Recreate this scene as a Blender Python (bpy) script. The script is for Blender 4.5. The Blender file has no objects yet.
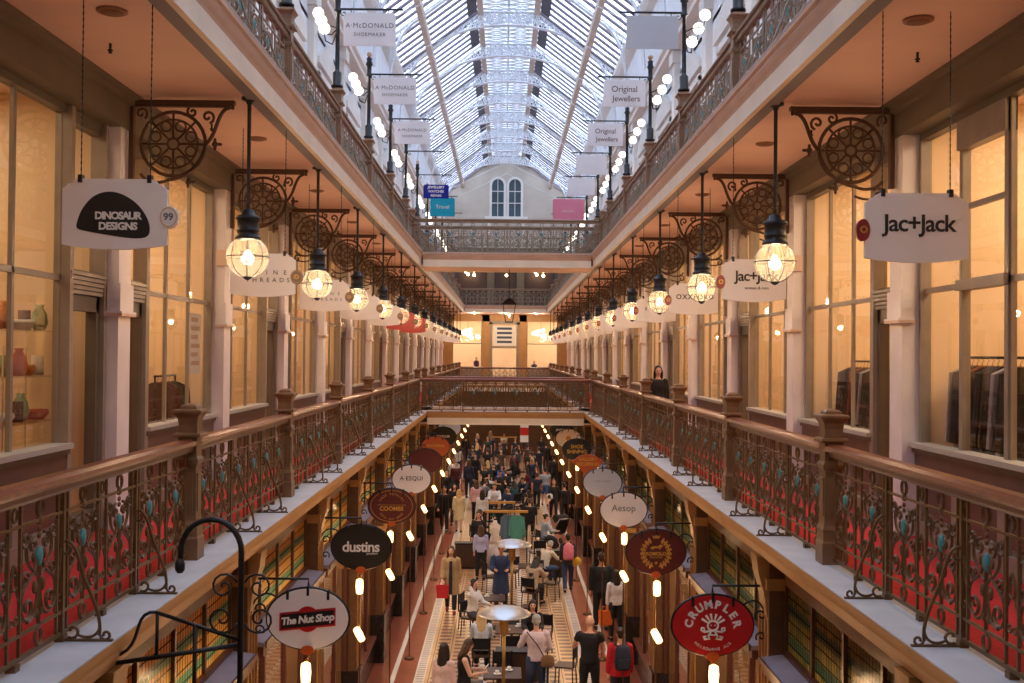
import bpy, math, random
from mathutils import Vector, Matrix
R = random.Random(7)
PI = math.pi
C = bpy.context.scene.collection
SC = bpy.context.scene
E = 6.807            # eye height above the ground floor
D = 4.12             # one bay
L1 = E - 1.857       # top of the first gallery's ledge
CEIL1 = E + 2.70     # gallery ceiling
L2 = E + 3.09        # top of the second gallery's ledge
POST0, COL0 = 9.45, 11.1
XR, XR2 = 2.88, 2.93            # balustrade line
XE = 2.55            # outer ledge edge
XF = 2.62            # fascia face
XC = 4.05            # pilaster face
XG = 4.34            # shop glass
YN, YB1, YB2, YEND, YWALL = 1.6, 34.6, 37.2, 66.0, 71.0
YU1, YU2 = 32.2, 33.9
ORD = ['first','second','third','fourth','fifth','sixth','seventh','eighth','ninth','tenth','eleventh','twelfth','thirteenth','fourteenth','fifteenth','sixteenth','seventeenth','eighteenth']
SIDE = {-1: 'left', 1: 'right'}

# ---------------------------------------------------------------- colours and materials
def lin(c):
    out = []
    for x in c:
        x = x / 255.0
        out.append(x / 12.92 if x <= 0.04045 else ((x + 0.055) / 1.055) ** 2.4)
    return (out[0], out[1], out[2], 1.0)
def newmat(name):
    m = bpy.data.materials.new(name); m.use_nodes = True
    m.node_tree.nodes.clear()
    return m, m.node_tree.nodes, m.node_tree.links
def mat(name, rgb, rough=0.6, metal=0.0, var=0.12, scale=6.0, bump=0.0, spec=0.5):
    m, N, K = newmat(name)
    out = N.new('ShaderNodeOutputMaterial'); b = N.new('ShaderNodeBsdfPrincipled')
    b.inputs['Roughness'].default_value = rough; b.inputs['Metallic'].default_value = metal
    b.inputs['Specular IOR Level'].default_value = spec
    tc = N.new('ShaderNodeTexCoord'); no = N.new('ShaderNodeTexNoise')
    no.inputs['Scale'].default_value = scale; no.inputs['Detail'].default_value = 3
    K.new(tc.outputs['Object'], no.inputs['Vector'])
    mr = N.new('ShaderNodeMapRange')
    mr.inputs['From Min'].default_value = 0.3; mr.inputs['From Max'].default_value = 0.7
    mr.inputs['To Min'].default_value = 1 - var; mr.inputs['To Max'].default_value = 1 + var
    K.new(no.outputs['Fac'], mr.inputs['Value'])
    hs = N.new('ShaderNodeHueSaturation'); hs.inputs['Color'].default_value = lin(rgb)
    K.new(mr.outputs['Result'], hs.inputs['Value'])
    K.new(hs.outputs['Color'], b.inputs['Base Color'])
    if bump:
        bp = N.new('ShaderNodeBump'); bp.inputs['Strength'].default_value = bump; bp.inputs['Distance'].default_value = 0.01
        K.new(no.outputs['Fac'], bp.inputs['Height']); K.new(bp.outputs['Normal'], b.inputs['Normal'])
    K.new(b.outputs['BSDF'], out.inputs['Surface'])
    return m
def emis(name, rgb, strength):
    m, N, K = newmat(name)
    out = N.new('ShaderNodeOutputMaterial'); e = N.new('ShaderNodeEmission')
    e.inputs['Color'].default_value = lin(rgb); e.inputs['Strength'].default_value = strength
    K.new(e.outputs['Emission'], out.inputs['Surface'])
    return m
def glass(name, tint=(255, 255, 255), refl=0.5, rough=0.02, base=0.04, milk=0.0):
    m, N, K = newmat(name)
    out = N.new('ShaderNodeOutputMaterial'); t = N.new('ShaderNodeBsdfTransparent'); g = N.new('ShaderNodeBsdfGlossy')
    t.inputs['Color'].default_value = lin(tint); g.inputs['Roughness'].default_value = rough
    fr = N.new('ShaderNodeLayerWeight'); fr.inputs['Blend'].default_value = 0.5
    p = N.new('ShaderNodeMath'); p.operation = 'POWER'; p.inputs[1].default_value = 4.0
    q = N.new('ShaderNodeMath'); q.operation = 'MULTIPLY_ADD'; q.inputs[1].default_value = refl; q.inputs[2].default_value = base
    K.new(fr.outputs['Facing'], p.inputs[0]); K.new(p.outputs[0], q.inputs[0])
    mx = N.new('ShaderNodeMixShader')
    K.new(q.outputs[0], mx.inputs['Fac']); K.new(t.outputs['BSDF'], mx.inputs[1]); K.new(g.outputs['BSDF'], mx.inputs[2])
    last = mx
    if milk:
        tr = N.new('ShaderNodeBsdfTranslucent'); tr.inputs['Color'].default_value = lin(tint)
        m2 = N.new('ShaderNodeMixShader'); m2.inputs['Fac'].default_value = milk
        K.new(mx.outputs['Shader'], m2.inputs[1]); K.new(tr.outputs['BSDF'], m2.inputs[2]); last = m2
    K.new(last.outputs['Shader'], out.inputs['Surface'])
    return m
M = {}
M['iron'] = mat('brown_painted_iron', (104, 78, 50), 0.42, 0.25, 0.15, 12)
M['iron_lit'] = mat('tan_painted_iron', (150, 118, 92), 0.5, 0.1, 0.12, 8)  # lit copy of the iron: upper-level brightness put into the colour
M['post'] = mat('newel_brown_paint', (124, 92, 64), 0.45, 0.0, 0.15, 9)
M['rail_wood'] = mat('polished_handrail_timber', (122, 62, 34), 0.30, 0.0, 0.25, 14)
M['plum'] = mat('plum_iron_rail', (110, 80, 76), 0.35, 0.1, 0.1)
M['teal'] = mat('turquoise_paint', (72, 148, 158), 0.5, 0, 0.15, 30)
M['ledge'] = mat('grey_lead_ledge', (196, 198, 206), 0.55, 0, 0.10, 3.0)
M['tan'] = mat('tan_cornice_paint', (190, 144, 92), 0.5, 0, 0.08, 3)  # tan carries the warm lamp light on the lower cornice
M['pinkmould'] = mat('pinkish_cornice_paint', (200, 166, 146), 0.55, 0, 0.08, 3)
M['cream'] = mat('cream_fascia_paint', (236, 222, 202), 0.55, 0, 0.06, 2)
M['greytrim'] = mat('blue_grey_trim_paint', (128, 124, 132), 0.6, 0, 0.06, 2)
M['ceil'] = mat('gallery_ceiling_paint', (240, 204, 186), 0.7, 0, 0.05, 1.5)
M['beam'] = mat('olive_brown_paint', (104, 92, 74), 0.5, 0, 0.10, 3)
M['frame'] = mat('shopfront_taupe_paint', (156, 142, 128), 0.40, 0, 0.10, 5)
M['frame_dk'] = mat('shopfront_dark_taupe_paint', (106, 94, 80), 0.45, 0, 0.10, 5)
M['inset'] = mat('purple_brown_panel_paint', (104, 76, 66), 0.4, 0, 0.10, 5)
M['greysill'] = mat('grey_sill_paint', (186, 184, 178), 0.4, 0, 0.06, 4)  # sky reflection on the sill put into its lighter grey
M['pilaster'] = mat('pale_pilaster_paint', (240, 232, 234), 0.5, 0, 0.05, 3)
M['pil_band'] = mat('peach_band_paint', (224, 196, 178), 0.5, 0, 0.05, 3)
M['carpet'] = mat('red_carpet', (196, 40, 44), 0.95, 0, 0.15, 40)
M['shopwall'] = mat('cream_shop_wall', (238, 208, 168), 0.8, 0, 0.05, 1.2)
M['groundwall'] = mat('brown_ground_shop_wall', (138, 98, 64), 0.7, 0, 0.12, 2)  # dimness of the ground shops put into a darker wall colour
M['shopfloor'] = mat('shop_timber_floor', (140, 100, 66), 0.5, 0, 0.15, 5)
M['black'] = mat('black_iron', (26, 27, 32), 0.45, 0.2, 0.12, 12)
M['blackgreen'] = mat('dark_lantern_paint', (38, 42, 48), 0.4, 0.3, 0.12, 12)
M['bracket'] = mat('bronze_bracket_iron', (92, 64, 46), 0.5, 0.2, 0.12, 12)
M['signwhite'] = mat('white_sign_paint', (246, 238, 232), 0.5, 0, 0.02, 3)
M['signgrey'] = mat('grey_white_sign_paint', (196, 200, 210), 0.5, 0, 0.02, 3)
M['signblack'] = mat('black_sign_paint', (22, 20, 20), 0.45, 0, 0.05)
M['signred'] = mat('red_sign_paint', (190, 30, 34), 0.4, 0, 0.05)
M['signcoral'] = mat('coral_sign_paint', (206, 84, 74), 0.5, 0, 0.05)
M['medalred'] = mat('dark_red_medallion', (142, 34, 40), 0.4, 0, 0.05)
M['copper'] = mat('dark_copper_pole', (92, 60, 36), 0.4, 0.4, 0.1, 8)
M['maroon'] = mat('maroon_sign_paint', (92, 22, 26), 0.4, 0, 0.06)
M['gold'] = mat('gold_sign_paint', (206, 152, 66), 0.4, 0.3, 0.06)
M['orange'] = mat('orange_sign_paint', (186, 84, 30), 0.45, 0, 0.06)
M['ink'] = mat('dark_lettering', (40, 36, 36), 0.6, 0, 0.02)
M['inkgrey'] = mat('grey_lettering', (120, 116, 116), 0.6, 0, 0.02)
M['inkwhite'] = mat('white_lettering', (240, 236, 228), 0.6, 0, 0.02)
M['upwall'] = mat('pale_blue_white_wall', (228, 232, 240), 0.7, 0, 0.05, 1.5)
M['upwall2'] = mat('warm_white_moulding', (226, 222, 218), 0.6, 0, 0.05, 2)
M['gable'] = mat('grey_gable_plaster', (196, 186, 174), 0.8, 0, 0.06, 1.5)
M['truss'] = mat('white_truss_paint', (226, 230, 238), 0.5, 0, 0.05, 4)
M['purlin'] = mat('cream_purlin_paint', (206, 190, 178), 0.5, 0, 0.06, 4)
M['bars'] = mat('grey_violet_glazing_bars', (112, 104, 122), 0.5, 0, 0.08, 5)
M['lanternglass'] = glass('lantern_glass_roof', (214, 222, 232), 0.3, 0.15, 0.03)
M['iron_up'] = mat('pale_bronze_iron', (150, 132, 112), 0.45, 0.15, 0.12, 12)  # lighter iron for the upper balustrades, their brightness put into the colour
M['louvre'] = mat('dark_louvre_paint', (58, 54, 68), 0.5, 0, 0.15, 5)
M['glass'] = glass('shop_window_glass', (252, 250, 246), 0.45, 0.01, 0.03)
M['roofglass'] = glass('roof_glass', (240, 244, 250), 0.3, 0.15, 0.03)
M['globe'] = glass('ribbed_globe_glass', (255, 246, 230), 0.5, 0.08, 0.05, 0.045)
M['steel'] = mat('brushed_aluminium', (206, 208, 212), 0.30, 0.85, 0.05, 5)
M['brass'] = mat('brass_pole', (168, 128, 70), 0.35, 0.7, 0.08, 5)
M['pier'] = mat('dark_timber_pier', (96, 64, 40), 0.35, 0, 0.2, 9)
M['piergold'] = mat('gilded_timber_moulding', (168, 120, 66), 0.4, 0.1, 0.15, 9)
M['pierblack'] = mat('black_marble_plinth', (34, 28, 26), 0.25, 0, 0.2, 9)
M['shelf'] = mat('lavender_grey_lead_shelf', (150, 142, 156), 0.6, 0, 0.1, 4)
M['redwood'] = mat('red_brown_timber', (88, 46, 34), 0.4, 0, 0.15, 6)
M['skin1'] = mat('light_skin', (222, 172, 146), 0.55, 0, 0.05, 20)
M['skin2'] = mat('tan_skin', (192, 140, 110), 0.55, 0, 0.05, 20)
M['hair_dark'] = mat('dark_hair', (38, 28, 24), 0.5, 0, 0.15, 30)
M['hair_brown'] = mat('brown_hair', (78, 52, 36), 0.5, 0, 0.15, 30)
M['hair_blonde'] = mat('blonde_hair', (206, 170, 116), 0.5, 0, 0.15, 30)
M['hair_grey'] = mat('grey_hair', (168, 162, 156), 0.5, 0, 0.15, 30)
M['lips'] = mat('lips', (176, 96, 90), 0.5, 0, 0.03)
M['eyes'] = mat('eye_dark', (40, 30, 28), 0.3, 0, 0.03)
M['bulb'] = emis('warm_bulb', (255, 214, 160), 26.0)
M['bulb_white'] = emis('white_bulb', (255, 240, 220), 5.0)
M['lantern_glow'] = emis('lit_lantern_glass', (255, 200, 130), 5.0)
M['shoplight'] = emis('shop_light_fitting', (255, 226, 180), 6.0)
M['paper'] = mat('white_paper', (240, 240, 240), 0.7, 0, 0.02)
M['cafe_wood'] = mat('dark_cafe_timber', (70, 46, 34), 0.4, 0, 0.15, 8)
M['white_cer'] = mat('white_ceramic', (238, 236, 232), 0.3, 0, 0.02)
M['green_paint'] = mat('pale_green_stair_paint', (150, 150, 110), 0.6, 0, 0.06, 3)
def thin(name, rgb):
    m, N, K = newmat(name)
    out = N.new('ShaderNodeOutputMaterial'); d = N.new('ShaderNodeBsdfDiffuse'); t = N.new('ShaderNodeBsdfTranslucent'); mx = N.new('ShaderNodeMixShader')
    no = N.new('ShaderNodeTexNoise'); no.inputs['Scale'].default_value = 4; hs = N.new('ShaderNodeHueSaturation'); hs.inputs['Color'].default_value = lin(rgb)
    mr = N.new('ShaderNodeMapRange'); mr.inputs['To Min'].default_value = 0.95; mr.inputs['To Max'].default_value = 1.05
    K.new(no.outputs['Fac'], mr.inputs['Value']); K.new(mr.outputs['Result'], hs.inputs['Value'])
    K.new(hs.outputs['Color'], d.inputs['Color']); K.new(hs.outputs['Color'], t.inputs['Color']); mx.inputs['Fac'].default_value = 0.55
    K.new(d.outputs[0], mx.inputs[1]); K.new(t.outputs[0], mx.inputs[2]); K.new(mx.outputs[0], out.inputs['Surface'])
    return m
M['banwhite'] = thin('white_banner_cloth', (248, 248, 252))
M['blueban'] = thin('royal_blue_banner_cloth', (66, 76, 180)); M['tealban'] = thin('turquoise_banner_cloth', (70, 190, 212)); M['pinkban'] = thin('pink_banner_cloth', (240, 176, 196))
CL = {}
def cloth(rgb):
    if rgb not in CL:
        CL[rgb] = mat('cloth_%d_%d_%d' % rgb, rgb, 0.85, 0, 0.10, 14)
    return CL[rgb]

# ---------------------------------------------------------------- mesh builder
class MB:
    def __init__(s):
        s.v = []; s.f = []; s.m = []; s.s = []
    def face(s, idx, m=0, sm=False):
        s.f.append(tuple(idx)); s.m.append(m); s.s.append(sm)
    def box(s, x0, x1, y0, y1, z0, z1, m=0):
        if x0 > x1: x0, x1 = x1, x0
        if y0 > y1: y0, y1 = y1, y0
        if z0 > z1: z0, z1 = z1, z0
        b = len(s.v)
        s.v += [(x0,y0,z0),(x1,y0,z0),(x1,y1,z0),(x0,y1,z0),(x0,y0,z1),(x1,y0,z1),(x1,y1,z1),(x0,y1,z1)]
        for q in ((0,3,2,1),(4,5,6,7),(0,1,5,4),(1,2,6,5),(2,3,7,6),(3,0,4,7)):
            s.face([b+i for i in q], m)
        return s
    def prism(s, poly, fn, d0, d1, m=0, sm=False):
        """poly: 2-D points; fn(u, v, d) -> 3-D"""
        b = len(s.v); n = len(poly)
        s.v += [fn(u, v, d0) for u, v in poly] + [fn(u, v, d1) for u, v in poly]
        s.face([b+i for i in range(n)][::-1], m); s.face([b+n+i for i in range(n)], m)
        for i in range(n):
            j = (i+1) % n
            s.face([b+i, b+j, b+n+j, b+n+i], m, sm)
        return s
    def sweep_y(s, prof, y0, y1, m=0, sx=1):
        """closed (x, z) outline extruded along y"""
        return s.prism([(x*sx, z) for x, z in prof], lambda u, v, d: (u, d, v), y0, y1, m)
    def sweep_x(s, prof, x0, x1, m=0):
        """closed (y, z) outline extruded along x"""
        return s.prism(prof, lambda u, v, d: (d, u, v), x0, x1, m)
    def lathe(s, prof, n=12, c=(0,0,0), m=0, sm=True, rot=0.0, a=1.0, bq=1.0):
        b = len(s.v); k = len(prof)
        for r, z in prof:
            for i in range(n):
                t = 2*PI*i/n + rot
                s.v.append((c[0]+a*r*math.cos(t), c[1]+bq*r*math.sin(t), c[2]+z))
        for j in range(k-1):
            for i in range(n):
                i2 = (i+1) % n
                s.face([b+j*n+i, b+j*n+i2, b+(j+1)*n+i2, b+(j+1)*n+i], m, sm)
        s.face([b+i for i in range(n)][::-1], m); s.face([b+(k-1)*n+i for i in range(n)], m)
        return s
    def sq(s, prof, c=(0,0,0), m=0):
        return s.lathe([(w*math.sqrt(2), z) for w, z in prof], 4, c, m, False, PI/4)
    def ell(s, c, rx, ry, rz, n=10, k=6, m=0):
        prof = []
        b = len(s.v)
        s.v.append((c[0], c[1], c[2]-rz))
        for j in range(1, k):
            p = -PI/2 + PI*j/k
            for i in range(n):
                t = 2*PI*i/n
                s.v.append((c[0]+rx*math.cos(p)*math.cos(t), c[1]+ry*math.cos(p)*math.sin(t), c[2]+rz*math.sin(p)))
        s.v.append((c[0], c[1], c[2]+rz)); top = len(s.v)-1
        for i in range(n):
            i2 = (i+1) % n
            s.face([b, b+1+i2, b+1+i], m, True)
            for j in range(k-2):
                s.face([b+1+j*n+i, b+1+j*n+i2, b+1+(j+1)*n+i2, b+1+(j+1)*n+i], m, True)
            s.face([b+1+(k-2)*n+i, b+1+(k-2)*n+i2, top], m, True)
        return s
    def tube(s, pts, r, n=5, m=0, closed=False, flat=None):
        """r: number or list; flat=(a, b): oval section"""
        P = [Vector(p) for p in pts]; k = len(P)
        if k < 2: return s
        rr = r if isinstance(r, (list, tuple)) else [r]*k
        b = len(s.v); up = None
        for i in range(k):
            if closed: t = P[(i+1) % k] - P[i-1]
            else: t = P[min(i+1, k-1)] - P[max(i-1, 0)]
            if t.length < 1e-9: t = Vector((0,0,1))
            t.normalize()
            if up is None:
                a = Vector((0,0,1)) if abs(t.z) < 0.9 else Vector((1,0,0))
                up = t.cross(a).normalized()
            else:
                up = up - t*up.dot(t)
                up = up.normalized() if up.length > 1e-6 else t.orthogonal().normalized()
            w = t.cross(up)
            for j in range(n):
                q = 2*PI*j/n
                o = P[i] + up*(rr[i]*math.cos(q)) + w*(rr[i]*math.sin(q))
                s.v.append(tuple(o))
        for i in range(k if closed else k-1):
            i2 = (i+1) % k
            for j in range(n):
                j2 = (j+1) % n
                s.face([b+i*n+j, b+i*n+j2, b+i2*n+j2, b+i2*n+j], m, n > 4)
        if not closed:
            s.face([b+j for j in range(n)][::-1], m); s.face([b+(k-1)*n+j for j in range(n)], m)
        return s
    def mesh(s, me, mx, m=0):
        b = len(s.v)
        s.v += [tuple(mx @ v.co) for v in me.vertices]
        for p in me.polygons: s.face([b+i for i in p.vertices], m)
        return s
    def data(s, name, mats):
        me = bpy.data.meshes.new(name)
        me.from_pydata(s.v, [], s.f)
        for q in (mats if isinstance(mats, (list, tuple)) else [mats]): me.materials.append(q)
        me.polygons.foreach_set('material_index', s.m)
        me.polygons.foreach_set('use_smooth', s.s)
        me.update()
        return me
    def build(s, name, mats, parent=None):
        return obj(name, s.data(name, mats), parent)
def obj(name, me, parent=None):
    o = bpy.data.objects.new(name, me); C.objects.link(o)
    if parent is not None: o.parent = parent
    return o
def tag(o, label, cat, group=None, kind=None):
    o['label'] = label; o['category'] = cat
    if group: o['group'] = group
    if kind: o['kind'] = kind
    return o
def thing(name, label, cat, loc=(0,0,0), rz=0.0, group=None):
    o = bpy.data.objects.new(name, None); C.objects.link(o)
    o.empty_display_size = 0.1
    o.location = loc; o.rotation_euler = (0, 0, rz)
    return tag(o, label, cat, group)
def struct(o, label=None, cat='structure'):
    o['kind'] = 'structure'
    if label: o['label'] = label; o['category'] = cat
    return o
def dup(root, loc, rz=0.0, label=None):
    r = root.copy(); C.objects.link(r); r.location = loc; r.rotation_euler = (0, 0, rz)
    if label: r['label'] = label
    for ch in list(root.children):
        c = ch.copy(); C.objects.link(c); c.parent = r
        for g in list(ch.children):
            d = g.copy(); C.objects.link(d); d.parent = c
    return r
def spiral(c, r0, r1, a0, a1, n, fn):
    """flat spiral in the plane fn(u, v)"""
    out = []
    for i in range(n+1):
        t = i/n; r = r0+(r1-r0)*t; a = a0+(a1-a0)*t
        out.append(fn(c[0]+r*math.cos(a), c[1]+r*math.sin(a)))
    return out
def bez(p0, p1, p2, p3, n=10):
    out = []
    for i in range(n+1):
        t = i/n; a = (1-t)**3; b = 3*t*(1-t)**2; c = 3*t*t*(1-t); d = t**3
        out.append(tuple(a*p0[k]+b*p1[k]+c*p2[k]+d*p3[k] for k in range(len(p0))))
    return out
_TX = {}
def text_mesh(txt, size=1.0, spacing=1.0, bold=0.0, shear=0.0):
    key = (txt, size, spacing, bold, shear)
    if key in _TX: return _TX[key]
    cu = bpy.data.curves.new('text_outline', 'FONT')
    cu.body = txt; cu.size = size; cu.align_x = 'CENTER'; cu.align_y = 'CENTER'
    cu.space_character = spacing; cu.offset = bold; cu.shear = shear; cu.extrude = 0.003; cu.resolution_u = 3
    o = bpy.data.objects.new('text_outline', cu); C.objects.link(o)
    dg = bpy.context.evaluated_depsgraph_get()
    me = bpy.data.meshes.new_from_object(o.evaluated_get(dg))
    bpy.data.objects.remove(o); bpy.data.curves.remove(cu)
    _TX[key] = me
    return me
def put_text(mb, txt, x, z, y, size, m=0, spacing=1.0, bold=0.0, rot=0.0, shear=0.0, sx=1.0):
    """lettering that reads from the -y side, at (x, z) on the plane y"""
    me = text_mesh(txt, size, spacing, bold, shear)
    mx = Matrix.Translation((x, y, z)) @ Matrix.Rotation(rot, 4, 'Y') @ Matrix.Rotation(PI/2, 4, 'X') @ Matrix.Diagonal((sx, 1, 1, 1))
    mb.mesh(me, mx, m)
def arc_text(mb, txt, cx, cz, r, a0, a1, y, size, m=0, bold=0.0, flip=False):
    n = len(txt)
    for i, ch in enumerate(txt):
        if ch == ' ': continue
        a = a0 + (a1-a0)*(i/(n-1) if n > 1 else 0.5)
        rot = (PI/2 - a) if not flip else -(a + PI/2)
        put_text(mb, ch, cx + r*math.cos(a), cz + r*math.sin(a), y, size, m, 1.0, bold, rot)
SKY, EXPO = 4.5, 0.0
P_PEND, P_SHOP, P_GSHOP, P_GL, P_UP = 50, 150, 170, 10, 16
P_NEAR = 95
GLAMPS = []; FARL = []
# ---------------------------------------------------------------- people
def remesh(mb, voxel, mats, name):
    me = mb.data(name + '_raw', mats)
    o = bpy.data.objects.new(name, me); C.objects.link(o)
    md = o.modifiers.new('union', 'REMESH'); md.mode = 'VOXEL'; md.voxel_size = voxel
    sm = o.modifiers.new('soft', 'SMOOTH'); sm.factor = 0.5; sm.iterations = 2
    dg = bpy.context.evaluated_depsgraph_get()
    out = bpy.data.meshes.new_from_object(o.evaluated_get(dg))
    bpy.data.objects.remove(o); bpy.data.meshes.remove(me)
    out.name = name
    out.polygons.foreach_set('use_smooth', [True]*len(out.polygons))
    out.materials.clear()
    for q in mats: out.materials.append(q)
    return out
def loft(mb, secs, u, n=14):
    """secs: (centre, half width, half depth), rings square to u"""
    u = Vector(u).normalized(); X = Vector((1,0,0)); F = u.cross(X).normalized()
    b = len(mb.v); k = len(secs)
    for c, rx, ry in secs:
        for i in range(n):
            t = 2*PI*i/n
            mb.v.append(tuple(Vector(c) + X*(rx*math.cos(t)) + F*(ry*math.sin(t))))
    for j in range(k-1):
        for i in range(n):
            i2 = (i+1) % n
            mb.face([b+j*n+i, b+j*n+i2, b+(j+1)*n+i2, b+(j+1)*n+i], 0, True)
    mb.face([b+i for i in range(n)][::-1]); mb.face([b+(k-1)*n+i for i in range(n)])
def skel(fem=False, lean=0.0, legs=((0,0),(0,0)), arms=((0.05,0.12,0.15,0.0),)*2, nod=0.0, turn=0.0, splay=0.06, curl=0.5):
    J = {'fem': fem, 'curl': curl}
    u = Vector((0, math.sin(lean), math.cos(lean))); J['u'] = u
    P = Vector((0,0,0.95)); J['P'] = P
    X = Vector((1,0,0)); J['neck'] = P + u*0.50
    hd = Vector((0, math.sin(lean*0.6+nod), math.cos(lean*0.6+nod)))
    J['head'] = J['neck'] + hd*0.185 + Vector((0,0.015,0)); J['hd'] = hd; J['turn'] = turn
    sw = 0.165 if fem else 0.19
    J['sw'] = sw
    for s, nm in ((-1,'L'), (1,'R')):
        a, o, e, i = arms[0 if s < 0 else 1]
        S = P + u*0.45 + X*(s*sw)
        d = Vector((s*math.sin(o), math.sin(a)*math.cos(o), -math.cos(a)*math.cos(o)))
        El = S + d*0.285
        f = a+e
        d2 = Vector((s*math.sin(o*0.5)-s*math.sin(i), math.sin(f), -math.cos(f))).normalized()
        W = El + d2*0.245
        J['arm'+nm] = (S, El, W, d2)
        t, k = legs[0 if s < 0 else 1]
        H = P + X*(s*0.09) + Vector((0,0,-0.03))
        dt = Vector((s*splay, math.sin(t), -math.cos(t))).normalized()
        K = H + dt*0.43
        ds = Vector((0, math.sin(t-k), -math.cos(t-k)))
        A = K + ds*0.42
        J['leg'+nm] = (H, K, A)
    zmin = min(J['legL'][2].z, J['legR'][2].z) - 0.075
    J['dz'] = -zmin
    return J
def leg_pts(J, nm):
    return J['leg'+nm]
def hand(mb, W, d, s, curl):
    side = Vector((1,0,0)) - d*d.x
    side = side.normalized() if side.length > 0.2 else Vector((0,1,0))
    nrm = d.cross(side).normalized()
    if nrm.y < 0: nrm = -nrm
    pal = W + d*0.085
    mb.tube([W, W+d*0.03, pal], [0.024, 0.032, 0.034], 8)
    for q, L in enumerate((0.070, 0.080, 0.074, 0.058)):
        b = pal + side*((q-1.5)*0.020) - d*0.012
        k1 = b + d*(L*0.5) + nrm*(L*0.12*curl)
        k2 = k1 + (d*(1-curl*0.6) + nrm*curl).normalized()*(L*0.55)
        mb.tube([b, k1, k2], [0.0105, 0.0100, 0.0085], 6)
    tb = W + d*0.035 + side*(-s*0.028)
    mb.tube([tb, tb + side*(-s*0.028) + d*0.030 + nrm*0.008, tb + side*(-s*0.034) + d*0.060 + nrm*0.018], [0.013, 0.0115, 0.0095], 6)
def body_mesh(J, skin, name):
    mb = MB(); u = J['u']; P = J['P']; fem = J['fem']
    hw = 0.165 if fem else 0.155
    loft(mb, [(P-u*0.10, 0.09, 0.07), (P-u*0.04, hw, 0.115), (P+u*0.08, hw*0.92, 0.105), (P+u*0.18, 0.125 if fem else 0.14, 0.09),
              (P+u*0.32, 0.15 if fem else 0.17, 0.115), (P+u*0.42, J['sw']*0.92, 0.10), (P+u*0.48, J['sw']*0.6, 0.075), (P+u*0.51, 0.06, 0.055)], u)
    hd = J['hd']; H = J['head']; nk = J['neck']
    mb.tube([nk - u*0.04, nk + hd*0.05, H - hd*0.04], [0.064, 0.052, 0.052], 10)
    ct, st = math.cos(J['turn']), math.sin(J['turn'])
    def hp(x, y, z): return H + Vector((x*ct - y*st, x*st + y*ct, 0)) + hd*z
    mb.ell(H + hd*0.02, 0.076, 0.094, 0.105, 14, 10)
    mb.ell(hp(0, 0.022, -0.045), 0.058, 0.070, 0.072, 12, 8)
    mb.tube([hp(0,0.088,0.022), hp(0,0.108,-0.018), hp(0,0.088,-0.028)], [0.010, 0.015, 0.012], 6)
    for s in (-1,1):
        mb.ell(hp(s*0.077, -0.005, -0.002), 0.012, 0.020, 0.032, 8, 6)
        nm = 'L' if s < 0 else 'R'
        S, El, W, d2 = J['arm'+nm]
        mb.tube([S - Vector((s*0.04,0,-0.005)), S, S+(El-S)*0.4, El, El+(W-El)*0.35, W], [0.058, 0.056, 0.048, 0.040, 0.040, 0.027], 10)
        hand(mb, W, d2, s, J['curl'])
        Hh, K, A = J['leg'+nm]
        mb.tube([Hh+Vector((0,0,0.06)), Hh, Hh+(K-Hh)*0.4, K, K+(A-K)*0.3, K+(A-K)*0.7, A], [0.08, 0.088, 0.078, 0.056, 0.056, 0.042, 0.036], 12)
        mb.tube([A+Vector((0,-0.05,-0.03)), A+Vector((0,0.02,-0.03)), A+Vector((s*0.01,0.13,-0.052)), A+Vector((s*0.01,0.17,-0.055))], [0.034, 0.042, 0.034, 0.022], 8)
    me = remesh(mb, 0.0125, [skin, M['eyes'], M['lips']], name)
    for p in me.polygons:
        c = p.center
        for s in (-1,1):
            if (c - hp(s*0.033, 0.085, 0.012)).length < 0.015: p.material_index = 1
        q = c - hp(0, 0.086, -0.062)
        if abs(q.x) < 0.024 and abs(q.z) < 0.010 and abs(q.y) < 0.03: p.material_index = 2
    for v in me.vertices: v.co.z += J['dz']
    return me
def shift(me, J):
    for v in me.vertices: v.co.z += J['dz']
    return me
def top_mesh(J, name, sleeve=1.0, hem=-0.06, puff=0.016):
    mb = MB(); u = J['u']; P = J['P']; fem = J['fem']; e = puff
    hw = 0.165 if fem else 0.158
    secs = [(P+u*hem, hw+e*1.3, 0.118+e), (P+u*0.08, hw*0.94+e, 0.108+e), (P+u*0.18, (0.13 if fem else 0.148)+e, 0.095+e),
            (P+u*0.32, (0.152 if fem else 0.174)+e, 0.118+e), (P+u*0.42, J['sw']*0.94+e, 0.102+e), (P+u*0.475, J['sw']*0.6+e, 0.078+e*0.7), (P+u*0.50, 0.068, 0.064)]
    loft(mb, secs, u)
    for s in (-1,1):
        S, El, W, d2 = J['arm'+('L' if s < 0 else 'R')]
        pts = [S - Vector((s*0.04,0,-0.005)), S, S+(El-S)*0.45]; rr = [0.060+e, 0.060+e, 0.052+e]
        if sleeve > 0.5:
            pts += [El, El+(W-El)*0.4, El+(W-El)*0.95]; rr += [0.045+e, 0.044+e, 0.031+e]
        mb.tube(pts, rr, 10)
    return shift(remesh(mb, 0.018, [M['ink']], name), J)
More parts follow.
